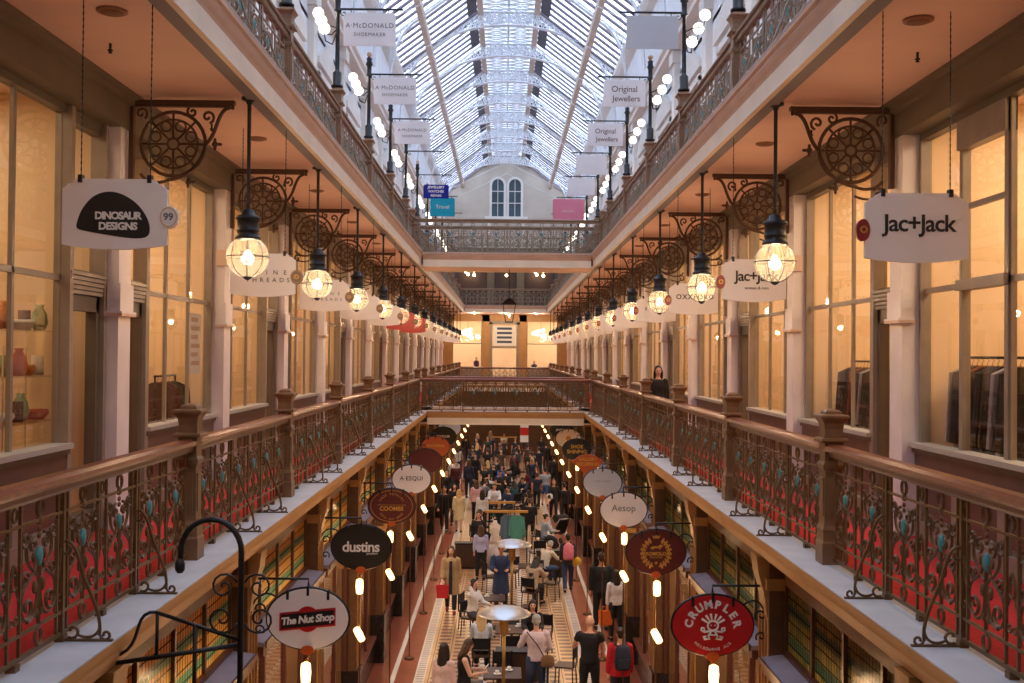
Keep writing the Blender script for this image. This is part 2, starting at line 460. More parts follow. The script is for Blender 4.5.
def coat_mesh(J, name, length=0.45, flare=0.06, puff=0.03, sleeve=1.0):
    mb = MB(); u = J['u']; P = J['P']; fem = J['fem']; e = puff
    dn = Vector((0,0,-1))
    secs = [(P+dn*length, 0.175+flare, 0.135+flare*0.9), (P+dn*length*0.5, 0.175+flare*0.6, 0.135+flare*0.5), (P, 0.165+e, 0.12+e),
            (P+u*0.18, 0.135+e, 0.10+e), (P+u*0.32, 0.155+e, 0.12+e), (P+u*0.42, J['sw']*0.95+e, 0.105+e), (P+u*0.475, J['sw']*0.6+e, 0.08+e*0.7), (P+u*0.51, 0.078, 0.072)]
    loft(mb, secs, u)
    if sleeve:
        for s in (-1,1):
            S, El, W, d2 = J['arm'+('L' if s < 0 else 'R')]
            mb.tube([S - Vector((s*0.04,0,-0.005)), S, S+(El-S)*0.45, El, El+(W-El)*0.4, El+(W-El)*0.92], [0.062+e, 0.062+e, 0.054+e, 0.048+e, 0.045+e, 0.036+e], 10)
    return shift(remesh(mb, 0.018, [M['ink']], name), J)
def legs_mesh(J, name, length=1.0, puff=0.014):
    mb = MB(); u = J['u']; P = J['P']; fem = J['fem']; e = puff
    hw = 0.165 if fem else 0.156
    loft(mb, [(P-u*0.10, 0.10, 0.08), (P-u*0.04, hw+e, 0.117+e), (P+u*0.04, hw*0.96+e, 0.11+e)], u)
    for s in (-1,1):
        Hh, K, A = J['leg'+('L' if s < 0 else 'R')]
        pts = [Hh+Vector((0,0,0.05)), Hh, Hh+(K-Hh)*0.4, Hh+(K-Hh)*0.85]; rr = [0.082+e, 0.09+e, 0.082+e, 0.064+e]
        if length > 0.6:
            pts += [K, K+(A-K)*0.3, K+(A-K)*0.7, K+(A-K)*0.94]; rr += [0.060+e, 0.058+e, 0.048+e, 0.046+e]
        mb.tube(pts, rr, 12)
    return shift(remesh(mb, 0.018, [M['ink']], name), J)
def hair_mesh(J, name, kind):
    mb = MB(); H = J['head']; hd = J['hd']; ct, st = math.cos(J['turn']), math.sin(J['turn'])
    def hp(x, y, z): return H + Vector((x*ct - y*st, x*st + y*ct, 0)) + hd*z
    mb.ell(hp(0, -0.012, 0.052), 0.086, 0.094, 0.088, 14, 10)
    if kind == 'short':
        mb.ell(hp(0, -0.05, 0.0), 0.070, 0.060, 0.085, 12, 8)
    elif kind in ('long', 'mid'):
        L = 0.34 if kind == 'long' else 0.17
        loft(mb, [(hp(0,-0.03,0.08), 0.06, 0.06), (hp(0,-0.04,0.0), 0.092, 0.075), (hp(0,-0.055,-0.10), 0.098, 0.062), (hp(0,-0.085,-0.10-L*0.4), 0.105, 0.05), (hp(0,-0.10,-0.10-L*0.75), 0.085, 0.036), (hp(0,-0.10,-0.10-L), 0.04, 0.02)], (0,0,1))
        for s in (-1,1):
            mb.tube([hp(s*0.07,0.02,0.06), hp(s*0.088,0.01,-0.02), hp(s*0.095,0.0,-0.12), hp(s*0.09,-0.01,-0.12-L*0.5)], [0.022, 0.026, 0.026, 0.014], 8)
    elif kind == 'bun':
        mb.ell(hp(0, -0.05, 0.0), 0.070, 0.060, 0.08, 12, 8)
        mb.ell(hp(0, -0.115, 0.075), 0.042, 0.042, 0.042, 10, 8)
    return shift(remesh(mb, 0.014, [M['hair_dark']], name), J)
def shoe_mesh(J, nm, name):
    A = J['leg'+nm][2]; s = -1 if nm == 'L' else 1
    mb = MB()
    mb.tube([A+Vector((0,-0.06,-0.035)), A+Vector((0,0.02,-0.030)), A+Vector((s*0.01,0.12,-0.046)), A+Vector((s*0.01,0.19,-0.052))], [0.040, 0.047, 0.040, 0.024], 10)
    mb.box(A.x-0.036, A.x+0.036, A.y-0.09, A.y+0.20, A.z-0.075, A.z-0.055)
    return shift(remesh(mb, 0.014, [M['ink']], name), J)
SK = {
 'stand':   dict(legs=((0.03,0),(-0.03,0)), arms=((0.02,0.14,0.12,0.05),(0.05,0.13,0.2,0.05))),
 'walk':    dict(legs=((0.36,0.10),(-0.24,0.34)), arms=((-0.30,0.12,0.25,0.05),(0.32,0.12,0.35,0.05)), lean=0.04, splay=0.03),
 'walkb':   dict(legs=((-0.26,0.30),(0.34,0.08)), arms=((0.30,0.12,0.40,0.08),(-0.28,0.12,0.22,0.05)), lean=0.03, splay=0.03),
 'stride':  dict(legs=((0.20,0.06),(-0.14,0.24)), arms=((-0.14,0.14,0.25,0.05),(0.16,0.14,0.35,0.05)), splay=0.02),
 'phone':   dict(legs=((0.05,0),(-0.05,0.05)), arms=((0.30,0.15,1.35,0.35),(0.35,0.15,1.30,0.40)), nod=0.30, curl=0.9),
 'akimbo':  dict(legs=((0.0,0),(0.04,0)), arms=((0.25,0.42,1.30,0.55),(0.15,0.28,0.9,0.35)), curl=0.8),
 'sit':     dict(legs=((1.45,1.45),(1.38,1.42)), arms=((0.55,0.16,0.95,0.25),(0.50,0.16,1.0,0.25)), lean=0.10, nod=0.1),
 'sithair': dict(legs=((1.45,1.45),(1.38,1.42)), arms=((0.55,0.16,0.95,0.25),(1.7,0.55,1.9,0.25)), lean=0.05, curl=0.8),
 'sitlean': dict(legs=((1.40,1.42),(1.48,1.55)), arms=((0.75,0.16,0.9,0.2),(0.8,0.16,0.8,0.25)), lean=0.35, nod=0.35),
}
_PM = {}
def pm(kind, key, fn):
    k = (kind,)+key
    if k not in _PM: _PM[k] = fn()
    return _PM[k]
PEOPLE = []
def person(label, pose, fem, x, y, rz, h=1.72, top=('long',(40,40,44)), bottom=('trousers',(36,38,46)), hair=('short','hair_dark'), skin='skin1', shoes=(30,28,28), z=0.0):
    J = pm(pose, ('J', fem), lambda: skel(fem=fem, **SK[pose]))
    r = thing('person', label, 'person', (x, y, z), rz, 'shoppers on the ground floor' if z < 1 else None)
    sc = h/1.74; r.scale = (sc, sc, sc)
    def piece(name, key, fn, m):
        me = pm(pose, (key, fem), fn)
        o = obj(name, me, r)
        if m is not None and me.materials:
            o.material_slots[0].link = 'OBJECT'; o.material_slots[0].material = m
        return o
    piece('body', 'body', lambda: body_mesh(J, M['skin1'], 'body'), M[skin])
    if hair: piece('hair', 'hair_'+hair[0], lambda: hair_mesh(J, 'hair', hair[0]), M[hair[1]])
    t, rgb = top
    if t == 'long': piece('shirt', 'long', lambda: top_mesh(J, 'shirt', 1.0), cloth(rgb))
    elif t == 'short': piece('shirt', 'shorts', lambda: top_mesh(J, 'shirt', 0.3), cloth(rgb))
    elif t == 'jacket': piece('jacket', 'jacket', lambda: top_mesh(J, 'jacket', 1.0, -0.10, 0.028), cloth(rgb))
    elif t == 'coat': piece('coat', 'coat', lambda: coat_mesh(J, 'coat'), cloth(rgb))
    elif t == 'dress': piece('dress', 'dress', lambda: coat_mesh(J, 'dress', 0.40, 0.05, 0.014, 0), cloth(rgb))
    if bottom:
        b, rgb = bottom
        if b == 'trousers': piece('trousers', 'tr', lambda: legs_mesh(J, 'trousers'), cloth(rgb))
        elif b == 'shorts': piece('shorts', 'sh', lambda: legs_mesh(J, 'shorts', 0.5, 0.022), cloth(rgb))
        elif b == 'skirt': piece('skirt', 'sk', lambda: coat_mesh(J, 'skirt', 0.45, 0.03, 0.005, 0), cloth(rgb))
    for nm in ('L','R'):
        piece('shoe', 'shoe'+nm, lambda nm=nm: shoe_mesh(J, nm, 'shoe'), cloth(shoes))
    r['_j'] = 0
    del r['_j']
    PEOPLE.append((r, J, sc))
    return r, J, sc
def pw(p, v):
    """a point of a figure's skeleton in the world"""
    r, J, sc = p
    q = Vector((v[0], v[1], v[2] + J['dz']))*sc
    c, s = math.cos(r.rotation_euler.z), math.sin(r.rotation_euler.z)
    return Vector((r.location.x + q.x*c - q.y*s, r.location.y + q.x*s + q.y*c, r.location.z + q.z))
# ---------------------------------------------------------------- ground floor paving
def tile_material():
    m, N, K = newmat('mosaic_floor_tiles')
    out = N.new('ShaderNodeOutputMaterial'); b = N.new('ShaderNodeBsdfPrincipled')
    tc = N.new('ShaderNodeTexCoord'); sp = N.new('ShaderNodeSeparateXYZ'); K.new(tc.outputs['Object'], sp.inputs[0])
    def ma(op, a, bb=None, c=None):
        n = N.new('ShaderNodeMath'); n.operation = op
        for i, q in enumerate((a, bb, c)):
            if q is None: continue
            if isinstance(q, (int, float)): n.inputs[i].default_value = q
            else: K.new(q, n.inputs[i])
        return n.outputs[0]
    ax = ma('ABSOLUTE', sp.outputs['X']); y = sp.outputs['Y']
    def band(lo, hi): return ma('MULTIPLY', ma('GREATER_THAN', ax, lo), ma('LESS_THAN', ax, hi))
    def dash(per, duty, off=0.0): return ma('LESS_THAN', ma('FRACT', ma('DIVIDE', ma('ADD', y, off+100), per)), duty)
    def mixc(f, c1, c2):
        n = N.new('ShaderNodeMix'); n.data_type = 'RGBA'
        K.new(f, n.inputs[0])
        for i, c in ((6, c1), (7, c2)):
            if isinstance(c, tuple): n.inputs[i].default_value = lin(c)
            else: K.new(c, n.inputs[i])
        return n.outputs[2]
    no = N.new('ShaderNodeTexNoise'); no.inputs['Scale'].default_value = 1.6; no.inputs['Detail'].default_value = 4
    K.new(tc.outputs['Object'], no.inputs['Vector'])
    br = N.new('ShaderNodeTexBrick'); br.inputs['Scale'].default_value = 5.0
    br.inputs['Color1'].default_value = lin((160, 88, 64)); br.inputs['Color2'].default_value = lin((138, 72, 52)); br.inputs['Mortar'].default_value = lin((116, 66, 50))
    br.inputs['Mortar Size'].default_value = 0.012
    K.new(tc.outputs['Object'], br.inputs['Vector'])
    terra = br.outputs['Color']
    beige = (208, 168, 120); violet = (112, 80, 82); white = (222, 212, 204); dark = (92, 66, 62)
    col = mixc(band(1.68, 1.90), terra, white)
    col = mixc(ma('MULTIPLY', band(1.71, 1.87), dash(0.16, 0.5)), col, (160, 140, 138))
    col = mixc(band(2.30, 2.40), col, white)
    col = mixc(band(-1, 1.68), col, beige)
    col = mixc(ma('MULTIPLY', band(1.28, 1.56), dash(0.30, 0.52)), col, violet)
    col = mixc(ma('MULTIPLY', band(0.95, 1.17), dash(0.30, 0.50, 0.15)), col, violet)
    col = mixc(band(1.22, 1.24), col, dark); col = mixc(band(1.59, 1.61), col, dark)
    col = mixc(ma('MULTIPLY', band(-1, 0.90), dash(0.30, 0.5)), col, violet)
    chk = ma('LESS_THAN', ma('FRACT', ma('DIVIDE', ma('ADD', sp.outputs['X'], 100), 0.45)), 0.4)
    col = mixc(ma('MULTIPLY', band(-1, 0.90), chk), col, white)
    col = mixc(ma('MULTIPLY', ma('MULTIPLY', band(-1, 0.90), chk), dash(0.30, 0.35, 0.1)), col, violet)
    hs = N.new('ShaderNodeHueSaturation'); K.new(col, hs.inputs['Color'])
    K.new(ma('MULTIPLY_ADD', no.outputs['Fac'], 0.5, 0.72), hs.inputs['Value'])
    K.new(hs.outputs['Color'], b.inputs['Base Color']); b.inputs['Roughness'].default_value = 0.28
    K.new(b.outputs['BSDF'], out.inputs['Surface'])
    return m
struct(MB().box(-7.5, 7.5, -8, 75, -0.2, 0).build('floor', tile_material()))

# ---------------------------------------------------------------- gallery floors, ledges, cornices, ceilings
def cornice(z, m_c, m_f, s, y0, y1, n, full=True):
    a = [(2.55,0),(2.55,-.05),(2.575,-.065),(2.575,-.10),(2.59,-.14),(2.61,-.18),(2.62,-.21),(2.94,-.21),(2.94,0)]
    o = MB().sweep_y([(x, z+q) for x, q in a], y0, y1, 0, s).build('trim_cornice_%s' % n, m_c); struct(o)
    if full: f = [(2.62,-.21),(2.62,-.395),(2.60,-.405),(2.60,-.43),(2.66,-.43),(2.66,-.38),(2.94,-.38),(2.94,-.21)]
    else: f = [(2.84,-.21),(2.84,-.30),(2.94,-.30),(2.94,-.21)]
    o = MB().sweep_y([(x, z+q) for x, q in f], y0, y1, 0, s).build('trim_fascia_%s' % n, m_f); struct(o)
    o = MB().box(s*2.545, s*2.94, y0, y1, z, z+0.012).build('trim_ledge_%s' % n, M['ledge']); struct(o)
for s in (-1, 1):
    sd = SIDE[s]
    cornice(L1, M['tan'], M['cream'], s, YN, YEND, sd+'_first_gallery', False)
    cornice(L2, M['pinkmould'], M['cream'], s, YN, YEND, sd+'_second_gallery')
    struct(MB().box(s*2.94, s*4.36, YN, YEND, L1-0.30, L1+0.012).build('floor_%s_first_gallery' % sd, M['carpet']))
    struct(MB().box(s*4.36, s*7.5, -8, YWALL, L1-0.30, L1+0.012).build('floor_%s_shops' % sd, M['shopfloor']))
    struct(MB().box(s*2.94, s*4.36, YN, YEND, L2-0.25, L2+0.012).build('floor_%s_second_gallery' % sd, M['carpet']))
    struct(MB().box(s*2.66, s*7.5, YN, YEND, CEIL1, CEIL1+0.12).build('ceiling_%s_first_gallery' % sd, M['ceil']))
    struct(MB().box(s*2.66, s*2.80, YN, YEND, CEIL1-0.035, CEIL1).build('trim_soffit_%s_first_gallery' % sd, M['greytrim']))
# cross bridges, the near landing and the far landing
def slab(y0, y1, z, nm, near=True, far=True, mc=None):
    yy0, yy1 = y0, y1
    struct(MB().box(-2.94, 2.94, y0+0.33, y1-0.33, z-0.30, z+0.012).build('floor_%s' % nm, M['shopfloor']))
    struct(MB().box(-2.9, 2.9, y0+0.1, y1-0.1, z-0.40, z-0.36).build('ceiling_%s' % nm, M['ceil']))
    a = [(0,0),(0,-.05),(.02,-.065),(.02,-.10),(.04,-.14),(.06,-.18),(.07,-.21),(.34,-.21),(.34,0)]
    f = [(.07,-.21),(.07,-.395),(.05,-.405),(.05,-.43),(.12,-.43),(.12,-.39),(.34,-.39),(.34,-.21)]
    for on, yb, d, t in ((near, y0, 1, 'near'), (far, y1, -1, 'far')):
        if not on: continue
        struct(MB().sweep_x([(yb+d*u, z+q) for u, q in a], -2.56, 2.56).build('trim_cornice_%s_%s' % (nm, t), mc))
        struct(MB().sweep_x([(yb+d*u, z+q) for u, q in f], -2.56, 2.56).build('trim_fascia_%s_%s' % (nm, t), M['cream']))
        struct(MB().box(-2.56, 2.56, yb-0.005*d, yb+d*0.34, z, z+0.011).build('trim_ledge_%s_%s' % (nm, t), M['ledge']))
slab(YB1-0.38, YB2, L1, 'first_bridge', mc=M['tan'])
slab(YU1-0.38, YU2, L2, 'second_bridge', mc=M['pinkmould'])
slab(YEND-0.3, YWALL+0.3, L1, 'first_far_landing', far=False, mc=M['tan'])
slab(YEND-0.3, YWALL+0.3, L2, 'second_far_landing', far=False, mc=M['pinkmould'])
slab(-8.3, YN, L1, 'near_landing', near=False, mc=M['tan'])
for s in (-1, 1):
    struct(MB().box(s*2.9, s*4.36, -8, YN, L1-0.30, L1+0.012).build('floor_%s_near_landing' % SIDE[s], M['carpet']))
    struct(MB().box(s*2.6, s*7.5, YEND, YWALL, CEIL1, CEIL1+0.12).build('ceiling_%s_far_landing' % SIDE[s], M['ceil']))
    struct(MB().box(s*2.9, s*7.5, YEND, YWALL, L1-0.3, L1+0.013).build('floor_%s_far_landing' % SIDE[s], M['carpet']))
    struct(MB().box(s*2.9, s*7.5, YEND, YWALL, L2-0.25, L2+0.013).build('floor_%s_second_far_landing' % SIDE[s], M['carpet']))
struct(MB().box(-7.5, 7.5, YN-0.8, -8, CEIL1, CEIL1+0.12).build('ceiling_near_landing', M['ceil']))
struct(MB().box(-7.6, 7.6, -8.2, -8, 0, E+15).build('wall_behind', M['upwall']))

# ---------------------------------------------------------------- first gallery: pilasters, beam and shopfronts
YC = [COL0 + D*(k-2) for k in range(0, 17)]      # pilaster centres, 2.86 ... 68.8
mb = MB()
hw = 0.195
mb.box(4.080, 4.360, -hw+0.02, hw-0.02, L1, E+2.36, 0)
mb.box(4.050, 4.190, -hw, hw, L1, L1+0.22, 0)
mb.box(4.030, 4.200, -hw-0.02, hw+0.02, E+0.37, E+0.40, 1)
mb.box(4.055, 4.190, -hw, hw, E+0.42, E+0.71, 0)
mb.box(4.030, 4.200, -hw-0.02, hw+0.02, E+0.40, E+0.42, 0)
mb.box(4.040, 4.200, -hw-0.01, hw+0.01, E+1.24, E+1.47, 1)
pil_me = mb.data('pilaster', [M['pilaster'], M['pil_band']])
for s in (-1, 1):
    for i, y in enumerate(YC):
        o = obj('pillar', pil_me); o.location = (0, y, 0); o.rotation_euler = (0, 0, 0 if s > 0 else PI); struct(o)
    b = [(4.040, 2.34), (4.040, 2.58), (3.990, 2.60), (3.990, 2.64), (3.940, 2.66), (3.940, 2.70), (4.390, 2.70), (4.390, 2.34)]
    struct(MB().sweep_y([(x, E+q) for x, q in b], -8, YWALL, 0, s).build('beam_%s_first_gallery' % SIDE[s], M['beam']))
def shopfront(s, layout):
    """one bay, from y = 0 (near pilaster) to y = W; returns meshes of frame, riser, glass"""
    W = D - 0.37
    fr, rs, gl = MB(), MB(), MB()
    x0, x1 = s*4.250, s*4.360
    zb, zt, zh, zf = E-0.88, E+0.70, E+2.27, E+2.36
    def bar(y0, y1, z0, z1, m=0, dx=0.0): fr.box(s*(4.250-dx), x1, y0, y1, z0, z1, m)
    def mun(y0, y1, z0, z1): fr.box(s*4.295, s*4.335, y0, y1, z0, z1, 0)
    bar(0, W, zh, zf, 1)
    edges = [W*a for a, b, t in layout] + [W]
    for i, (a, b, t) in enumerate(layout):
        y0, y1 = W*a, W*b
        mun(y0, y0+0.024, zb, zh); mun(y1-0.024, y1, zb, zh)
        if a == 0: bar(0, 0.05, L1, zh)
        if b == 1: bar(W-0.05, W, L1, zh)
        if t == 'win':
            mun(y0, y1, zt-0.028, zt+0.028)
            gl.box(s*4.315, s*4.322, y0+0.03, y1-0.03, zb, zh)
        elif t == 'sash':
            bar(y0, y1, zt-0.05, zt+0.05, 0, 0.01)
            bar(y0, y1, zh-0.28, zh, 0)
            bar(y0, y0+0.07, L1, zh, 0, -0.03); bar(y1-0.07, y1, L1, zh, 0, -0.03); mun(y0, y1, E+1.42, E+1.47)
            gl.box(s*4.315, s*4.322, y0+0.03, y1-0.03, zb, zh-0.2)
        elif t == 'door':
            bar(y0-0.02, y0+0.06, L1, zf, 0, 0.05); bar(y1-0.06, y1+0.05, L1, zf, 0, 0.05)
            for q in range(5): bar(y0, y1, zt-0.14+q*0.045, zt-0.105+q*0.045, 0, 0.03+0.008*q)
            bar(y0, y1, zt-0.15, zt+0.10, 1)
            bar(y0, y1, zh-0.05, zh, 1)
            gl.box(s*4.315, s*4.322, y0+0.05, y1-0.05, zt+0.1, zh)
            bar(y0+0.04, y0+0.14, L1, zt-0.14, 1); bar(y1-0.14, y1-0.04, L1, zt-0.14, 1); bar(y0+0.04, y1-0.04, zt-0.30, zt-0.14, 1); bar(y0+0.04, y1-0.04, L1, L1+0.25, 1)
            gl.box(s*4.320, s*4.327, y0+0.13, y1-0.13, L1+0.24, zt-0.28)
    # stall risers under the windows, one run per group of panes
    runs = []
    for a, b, t in layout:
        if t == 'door': continue
        if runs and abs(runs[-1][1]-a) < 1e-6: runs[-1][1] = b
        else: runs.append([a, b])
    for a, b in runs:
        y0, y1 = W*a, W*b
        rs.box(s*4.270, x1, y0, y1, L1, zb, 0)
        rs.box(s*4.150, x1, y0, y1, zb-0.04, zb+0.01, 3)
        rs.box(s*4.180, x1, y0, y1, zb-0.09, zb-0.04, 1)
        rs.box(s*4.210, x1, y0, y1, zb-0.25, zb-0.09, 2)
        rs.box(s*4.190, x1, y0, y1, zb-0.29, zb-0.25, 0)
        rs.box(s*4.220, x1, y0, y1, L1, L1+0.18, 0)
        n = max(1, round((y1-y0)/1.0))
        for q in range(n):
            u0 = y0+(y1-y0)*q/n; u1 = y0+(y1-y0)*(q+1)/n
            rs.box(s*4.235, x1, u0, u0+0.10, L1, zb-0.25, 0); rs.box(s*4.235, x1, u1-0.10, u1, L1, zb-0.25, 0)
            rs.box(s*4.235, x1, u0, u1, zb-0.40, zb-0.25, 0)
            rs.box(s*4.252, x1, u0+0.14, u1-0.14, L1+0.24, zb-0.45, 2)
    return (fr.data('window_frame', [M['frame'], M['frame_dk']]), rs.data('stall_riser', [M['frame'], M['frame_dk'], M['inset'], M['greysill']]), gl.data('window_glass', [M['glass']]))
STD = [(0,.24,'door'),(.24,.50,'win'),(.50,.75,'win'),(.75,1,'win')]
STDF = [(0,.25,'win'),(.25,.50,'win'),(.50,.76,'win'),(.76,1,'door')]
BAY1R = [(0,.25,'win'),(.25,.5,'win'),(.5,.76,'sash'),(.76,1,'win')]
for s in (-1, 1):
    cache = {}
    for i in range(len(YC)-1):
        lay = 'std' if i % 2 == 0 else 'stdf'
        if s > 0 and i == 1: lay = 'bay1r'
        if lay not in cache: cache[lay] = shopfront(s, {'std': STD, 'stdf': STDF, 'bay1r': BAY1R}[lay])
        fr, rs, gl = cache[lay]
        if i == 15: continue
        o = obj('window_%d' % (i+1 if s < 0 else i+21), fr); o.location = (0, YC[i]+0.185, 0); struct(o)
        obj('stall_riser', rs, o); obj('window_glass', gl, o)
    # shop rooms behind
    for i in range(len(YC)-1):
        ya, yb = YC[i], YC[i+1]
        struct(MB().box(s*4.390, s*7.4, yb-0.05, yb+0.05, L1, CEIL1).build('wall_%s_shop_partition' % SIDE[s], M['shopwall']))
    struct(MB().box(s*7.4, s*7.5, -8, YWALL, L1, CEIL1).build('wall_%s_shops' % SIDE[s], M['shopwall']))
    struct(MB().box(s*4.290, s*4.360, -8, YC[0], L1, CEIL1).build('wall_%s_near' % SIDE[s], M['upwall']))
# ---------------------------------------------------------------- second gallery walls
def upper_bay(s):
    W = D; f, g, p = MB(), MB(), MB()
    X = 4.30
    # frame, sill, pediment, mouldings
    for (a, b) in ((0.95, 1.05), (3.07, 3.17)): f.box(s*(X-0.07), s*X, a, b, L2+0.7, L2+3.2, 0)
    f.box(s*(X-0.07), s*X, 0.95, 3.17, L2+3.1, L2+3.25, 0); f.box(s*(X-0.12), s*X, 0.85, 3.27, L2+0.62, L2+0.72, 0)
    f.box(s*(X-0.05), s*X, 2.03, 2.09, L2+0.7, L2+3.1, 0); f.box(s*(X-0.05), s*X, 0.95, 3.17, L2+2.2, L2+2.26, 0)
    p.prism([(0.75, 3.35), (3.37, 3.35), (3.37, 3.5), (2.06, 4.1), (0.75, 3.5)], lambda u, v, d: (d, u, L2+v), s*(X-0.10), s*X, 0)
    g.box(s*(X-0.02), s*(X-0.012), 1.05, 3.07, L2+0.72, L2+3.1)
    # pilaster with capital
    f.box(s*(X-0.14), s*X, -0.22, 0.22, L2, L2+4.6, 0); f.box(s*(X-0.20), s*X, -0.28, 0.28, L2+4.3, L2+4.6, 0); f.box(s*(X-0.19), s*X, -0.27, 0.27, L2, L2+0.3, 0)
    return f.data('window_frame', [M['upwall2']]), p.data('window_pediment', [M['upwall2']]), g.data('window_glass', [M['glass']])
for s in (-1, 1):
    struct(MB().box(s*4.30, s*4.45, -8, YWALL, L2+3.2, E+10.9).box(s*4.30, s*4.45, -8, YWALL, L2, L2+0.7).build('wall_%s_second_gallery' % SIDE[s], M['upwall']))
    o = MB()
    for i in range(-2, 16):
        y = COL0 + D*i - 1.03
        o.box(s*4.30, s*4.45, y-D+3.17, y+0.95, L2+0.7, L2+3.2)
    struct(o.build('wall_%s_second_gallery_piers' % SIDE[s], M['upwall']))
    struct(MB().box(s*5.9, s*6.0, -8, YWALL, L2, L2+4.5).build('wall_%s_second_gallery_rooms' % SIDE[s], M['upwall']))
    struct(MB().box(s*4.3, s*6.0, -8, YWALL, L2+4.0, L2+4.1).build('ceiling_%s_second_gallery_rooms' % SIDE[s], M['upwall']))
    q = [(4.30, 4.60), (4.05, 4.66), (4.05, 4.78), (3.98, 4.84), (3.98, 4.95), (4.30, 5.0)]
    struct(MB().sweep_y([(x, L2+z) for x, z in q], -8, YWALL, 0, s).build('trim_upper_cornice_%s' % SIDE[s], M['upwall2']))
    q = [(4.30, 7.25), (4.1, 7.35), (4.0, 7.5), (4.0, 7.7), (4.4, 7.85)]
    struct(MB().sweep_y([(x, L2+z) for x, z in q], -8, YWALL, 0, s).build('trim_eaves_%s' % SIDE[s], M['upwall2']))
    fr, pd, gl = upper_bay(s)
    for i in range(-1, 15):
        o = obj('window_%d' % (41+i+1 if s < 0 else 61+i+1), fr); o.location = (0, COL0 + D*i - 1.03, 0); struct(o)
        obj('window_pediment', pd, o); obj('window_glass', gl, o)
# ---------------------------------------------------------------- roof
ZL, XL = E+13.2, 1.07          # foot of the lantern
ZE, XEV = E+10.85, 4.20        # eaves
for s in (-1, 1):
    g = MB(); b = len(g.v)
    g.prism([(XL, ZL), (XEV, ZE), (XEV, ZE+0.02), (XL, ZL+0.02)], lambda u, v, d: (s*u, d, v), -8, YWALL, 0)
    struct(g.build('roof_glass_%s' % SIDE[s], M['roofglass']))
    bars = MB()
    y = -7.8
    while y < YWALL:
        bars.prism([(XL, ZL-0.02), (XEV, ZE-0.02), (XEV, ZE-0.09), (XL, ZL-0.09)], lambda u, v, d: (s*u, d, v), y, y+0.17, 0)
        y += D/6.5
    struct(bars.build('roof_glazing_bars_%s' % SIDE[s], M['bars']))
    # lantern upstand with louvres
    lv = MB()
    lv.box(s*1.05, s*1.12, -8, YWALL, ZL-0.05, ZL+0.08)
    for q in range(4): lv.prism([(1.08, ZL+0.12+q*0.16), (1.16, ZL+0.20+q*0.16), (1.16, ZL+0.22+q*0.16), (1.08, ZL+0.14+q*0.16)], lambda u, v, d: (s*u, d, v), -8, YWALL, 0)
    struct(lv.build('roof_louvre_%s' % SIDE[s], M['louvre']))
    struct(MB().prism([(XL-0.10, ZL-0.22), (XL+0.12, ZL-0.22), (XL+0.12, ZL-0.0), (XL-0.10, ZL-0.0)], lambda u, v, d: (s*u, d, v), -8, YWALL).build('beam_lantern_%s' % SIDE[s], M['purlin']))
    xm, zm = 2.97, ZL + (ZE-ZL)*(2.97-XL)/(XEV-XL)
    struct(MB().prism([(xm-0.09, zm-0.42), (xm+0.09, zm-0.50), (xm+0.09, zm-0.20), (xm-0.09, zm-0.10)], lambda u, v, d: (s*u, d, v), -8, YWALL).build('beam_purlin_%s' % SIDE[s], M['purlin']))
    # dark boarded strip beside the lantern, broken at every truss
    dk = MB()
    for i in range(-4, 15):
        y0 = COL0 + D*i + 0.55
        dk.prism([(XL+0.13, ZL-0.28), (XL+0.46, ZL-0.52), (XL+0.46, ZL-0.48), (XL+0.13, ZL-0.24)], lambda u, v, d: (s*u, d, v), y0, y0+D-1.1, 0)
    struct(dk.build('roof_boarding_%s' % SIDE[s], M['louvre']))
lg = MB(); lg.prism([(-1.1, ZL+0.78), (0, ZL+1.25), (1.1, ZL+0.78), (1.1, ZL+0.80), (0, ZL+1.27), (-1.1, ZL+0.80)], lambda u, v, d: (u, d, v), -8, YWALL)
struct(lg.build('roof_lantern_glass', M['lanternglass']))
lb = MB(); y = -7.8
while y < YWALL:
    for s in (-1, 1): lb.prism([(0, ZL+1.24), (s*1.1, ZL+0.77), (s*1.1, ZL+0.70), (0, ZL+1.17)], lambda u, v, d: (u, d, v), y, y+0.05)
    y += D/6
lb.box(-0.05, 0.05, -8, YWALL, ZL+1.12, ZL+1.26)
for i in range(-4, 15):
    for q in range(8):
        ya = COL0 + D*i + D*q/8; yc = ya + D/8
        for x0, x1 in ((-1.0, 0), (0, 1.0)):
            lb.tube([(x0, ya, ZL+0.02), (x1, yc, ZL+0.02)], 0.028, 4); lb.tube([(x1, ya, ZL+0.02), (x0, yc, ZL+0.02)], 0.028, 4)
        lb.tube([(-1.05, ya, ZL+0.02), (1.05, ya, ZL+0.02)], 0.03, 4)
lb.box(-0.03, 0.03, -8, YWALL, ZL, ZL+0.05)
struct(lb.build('roof_lantern_bars', M['truss']))
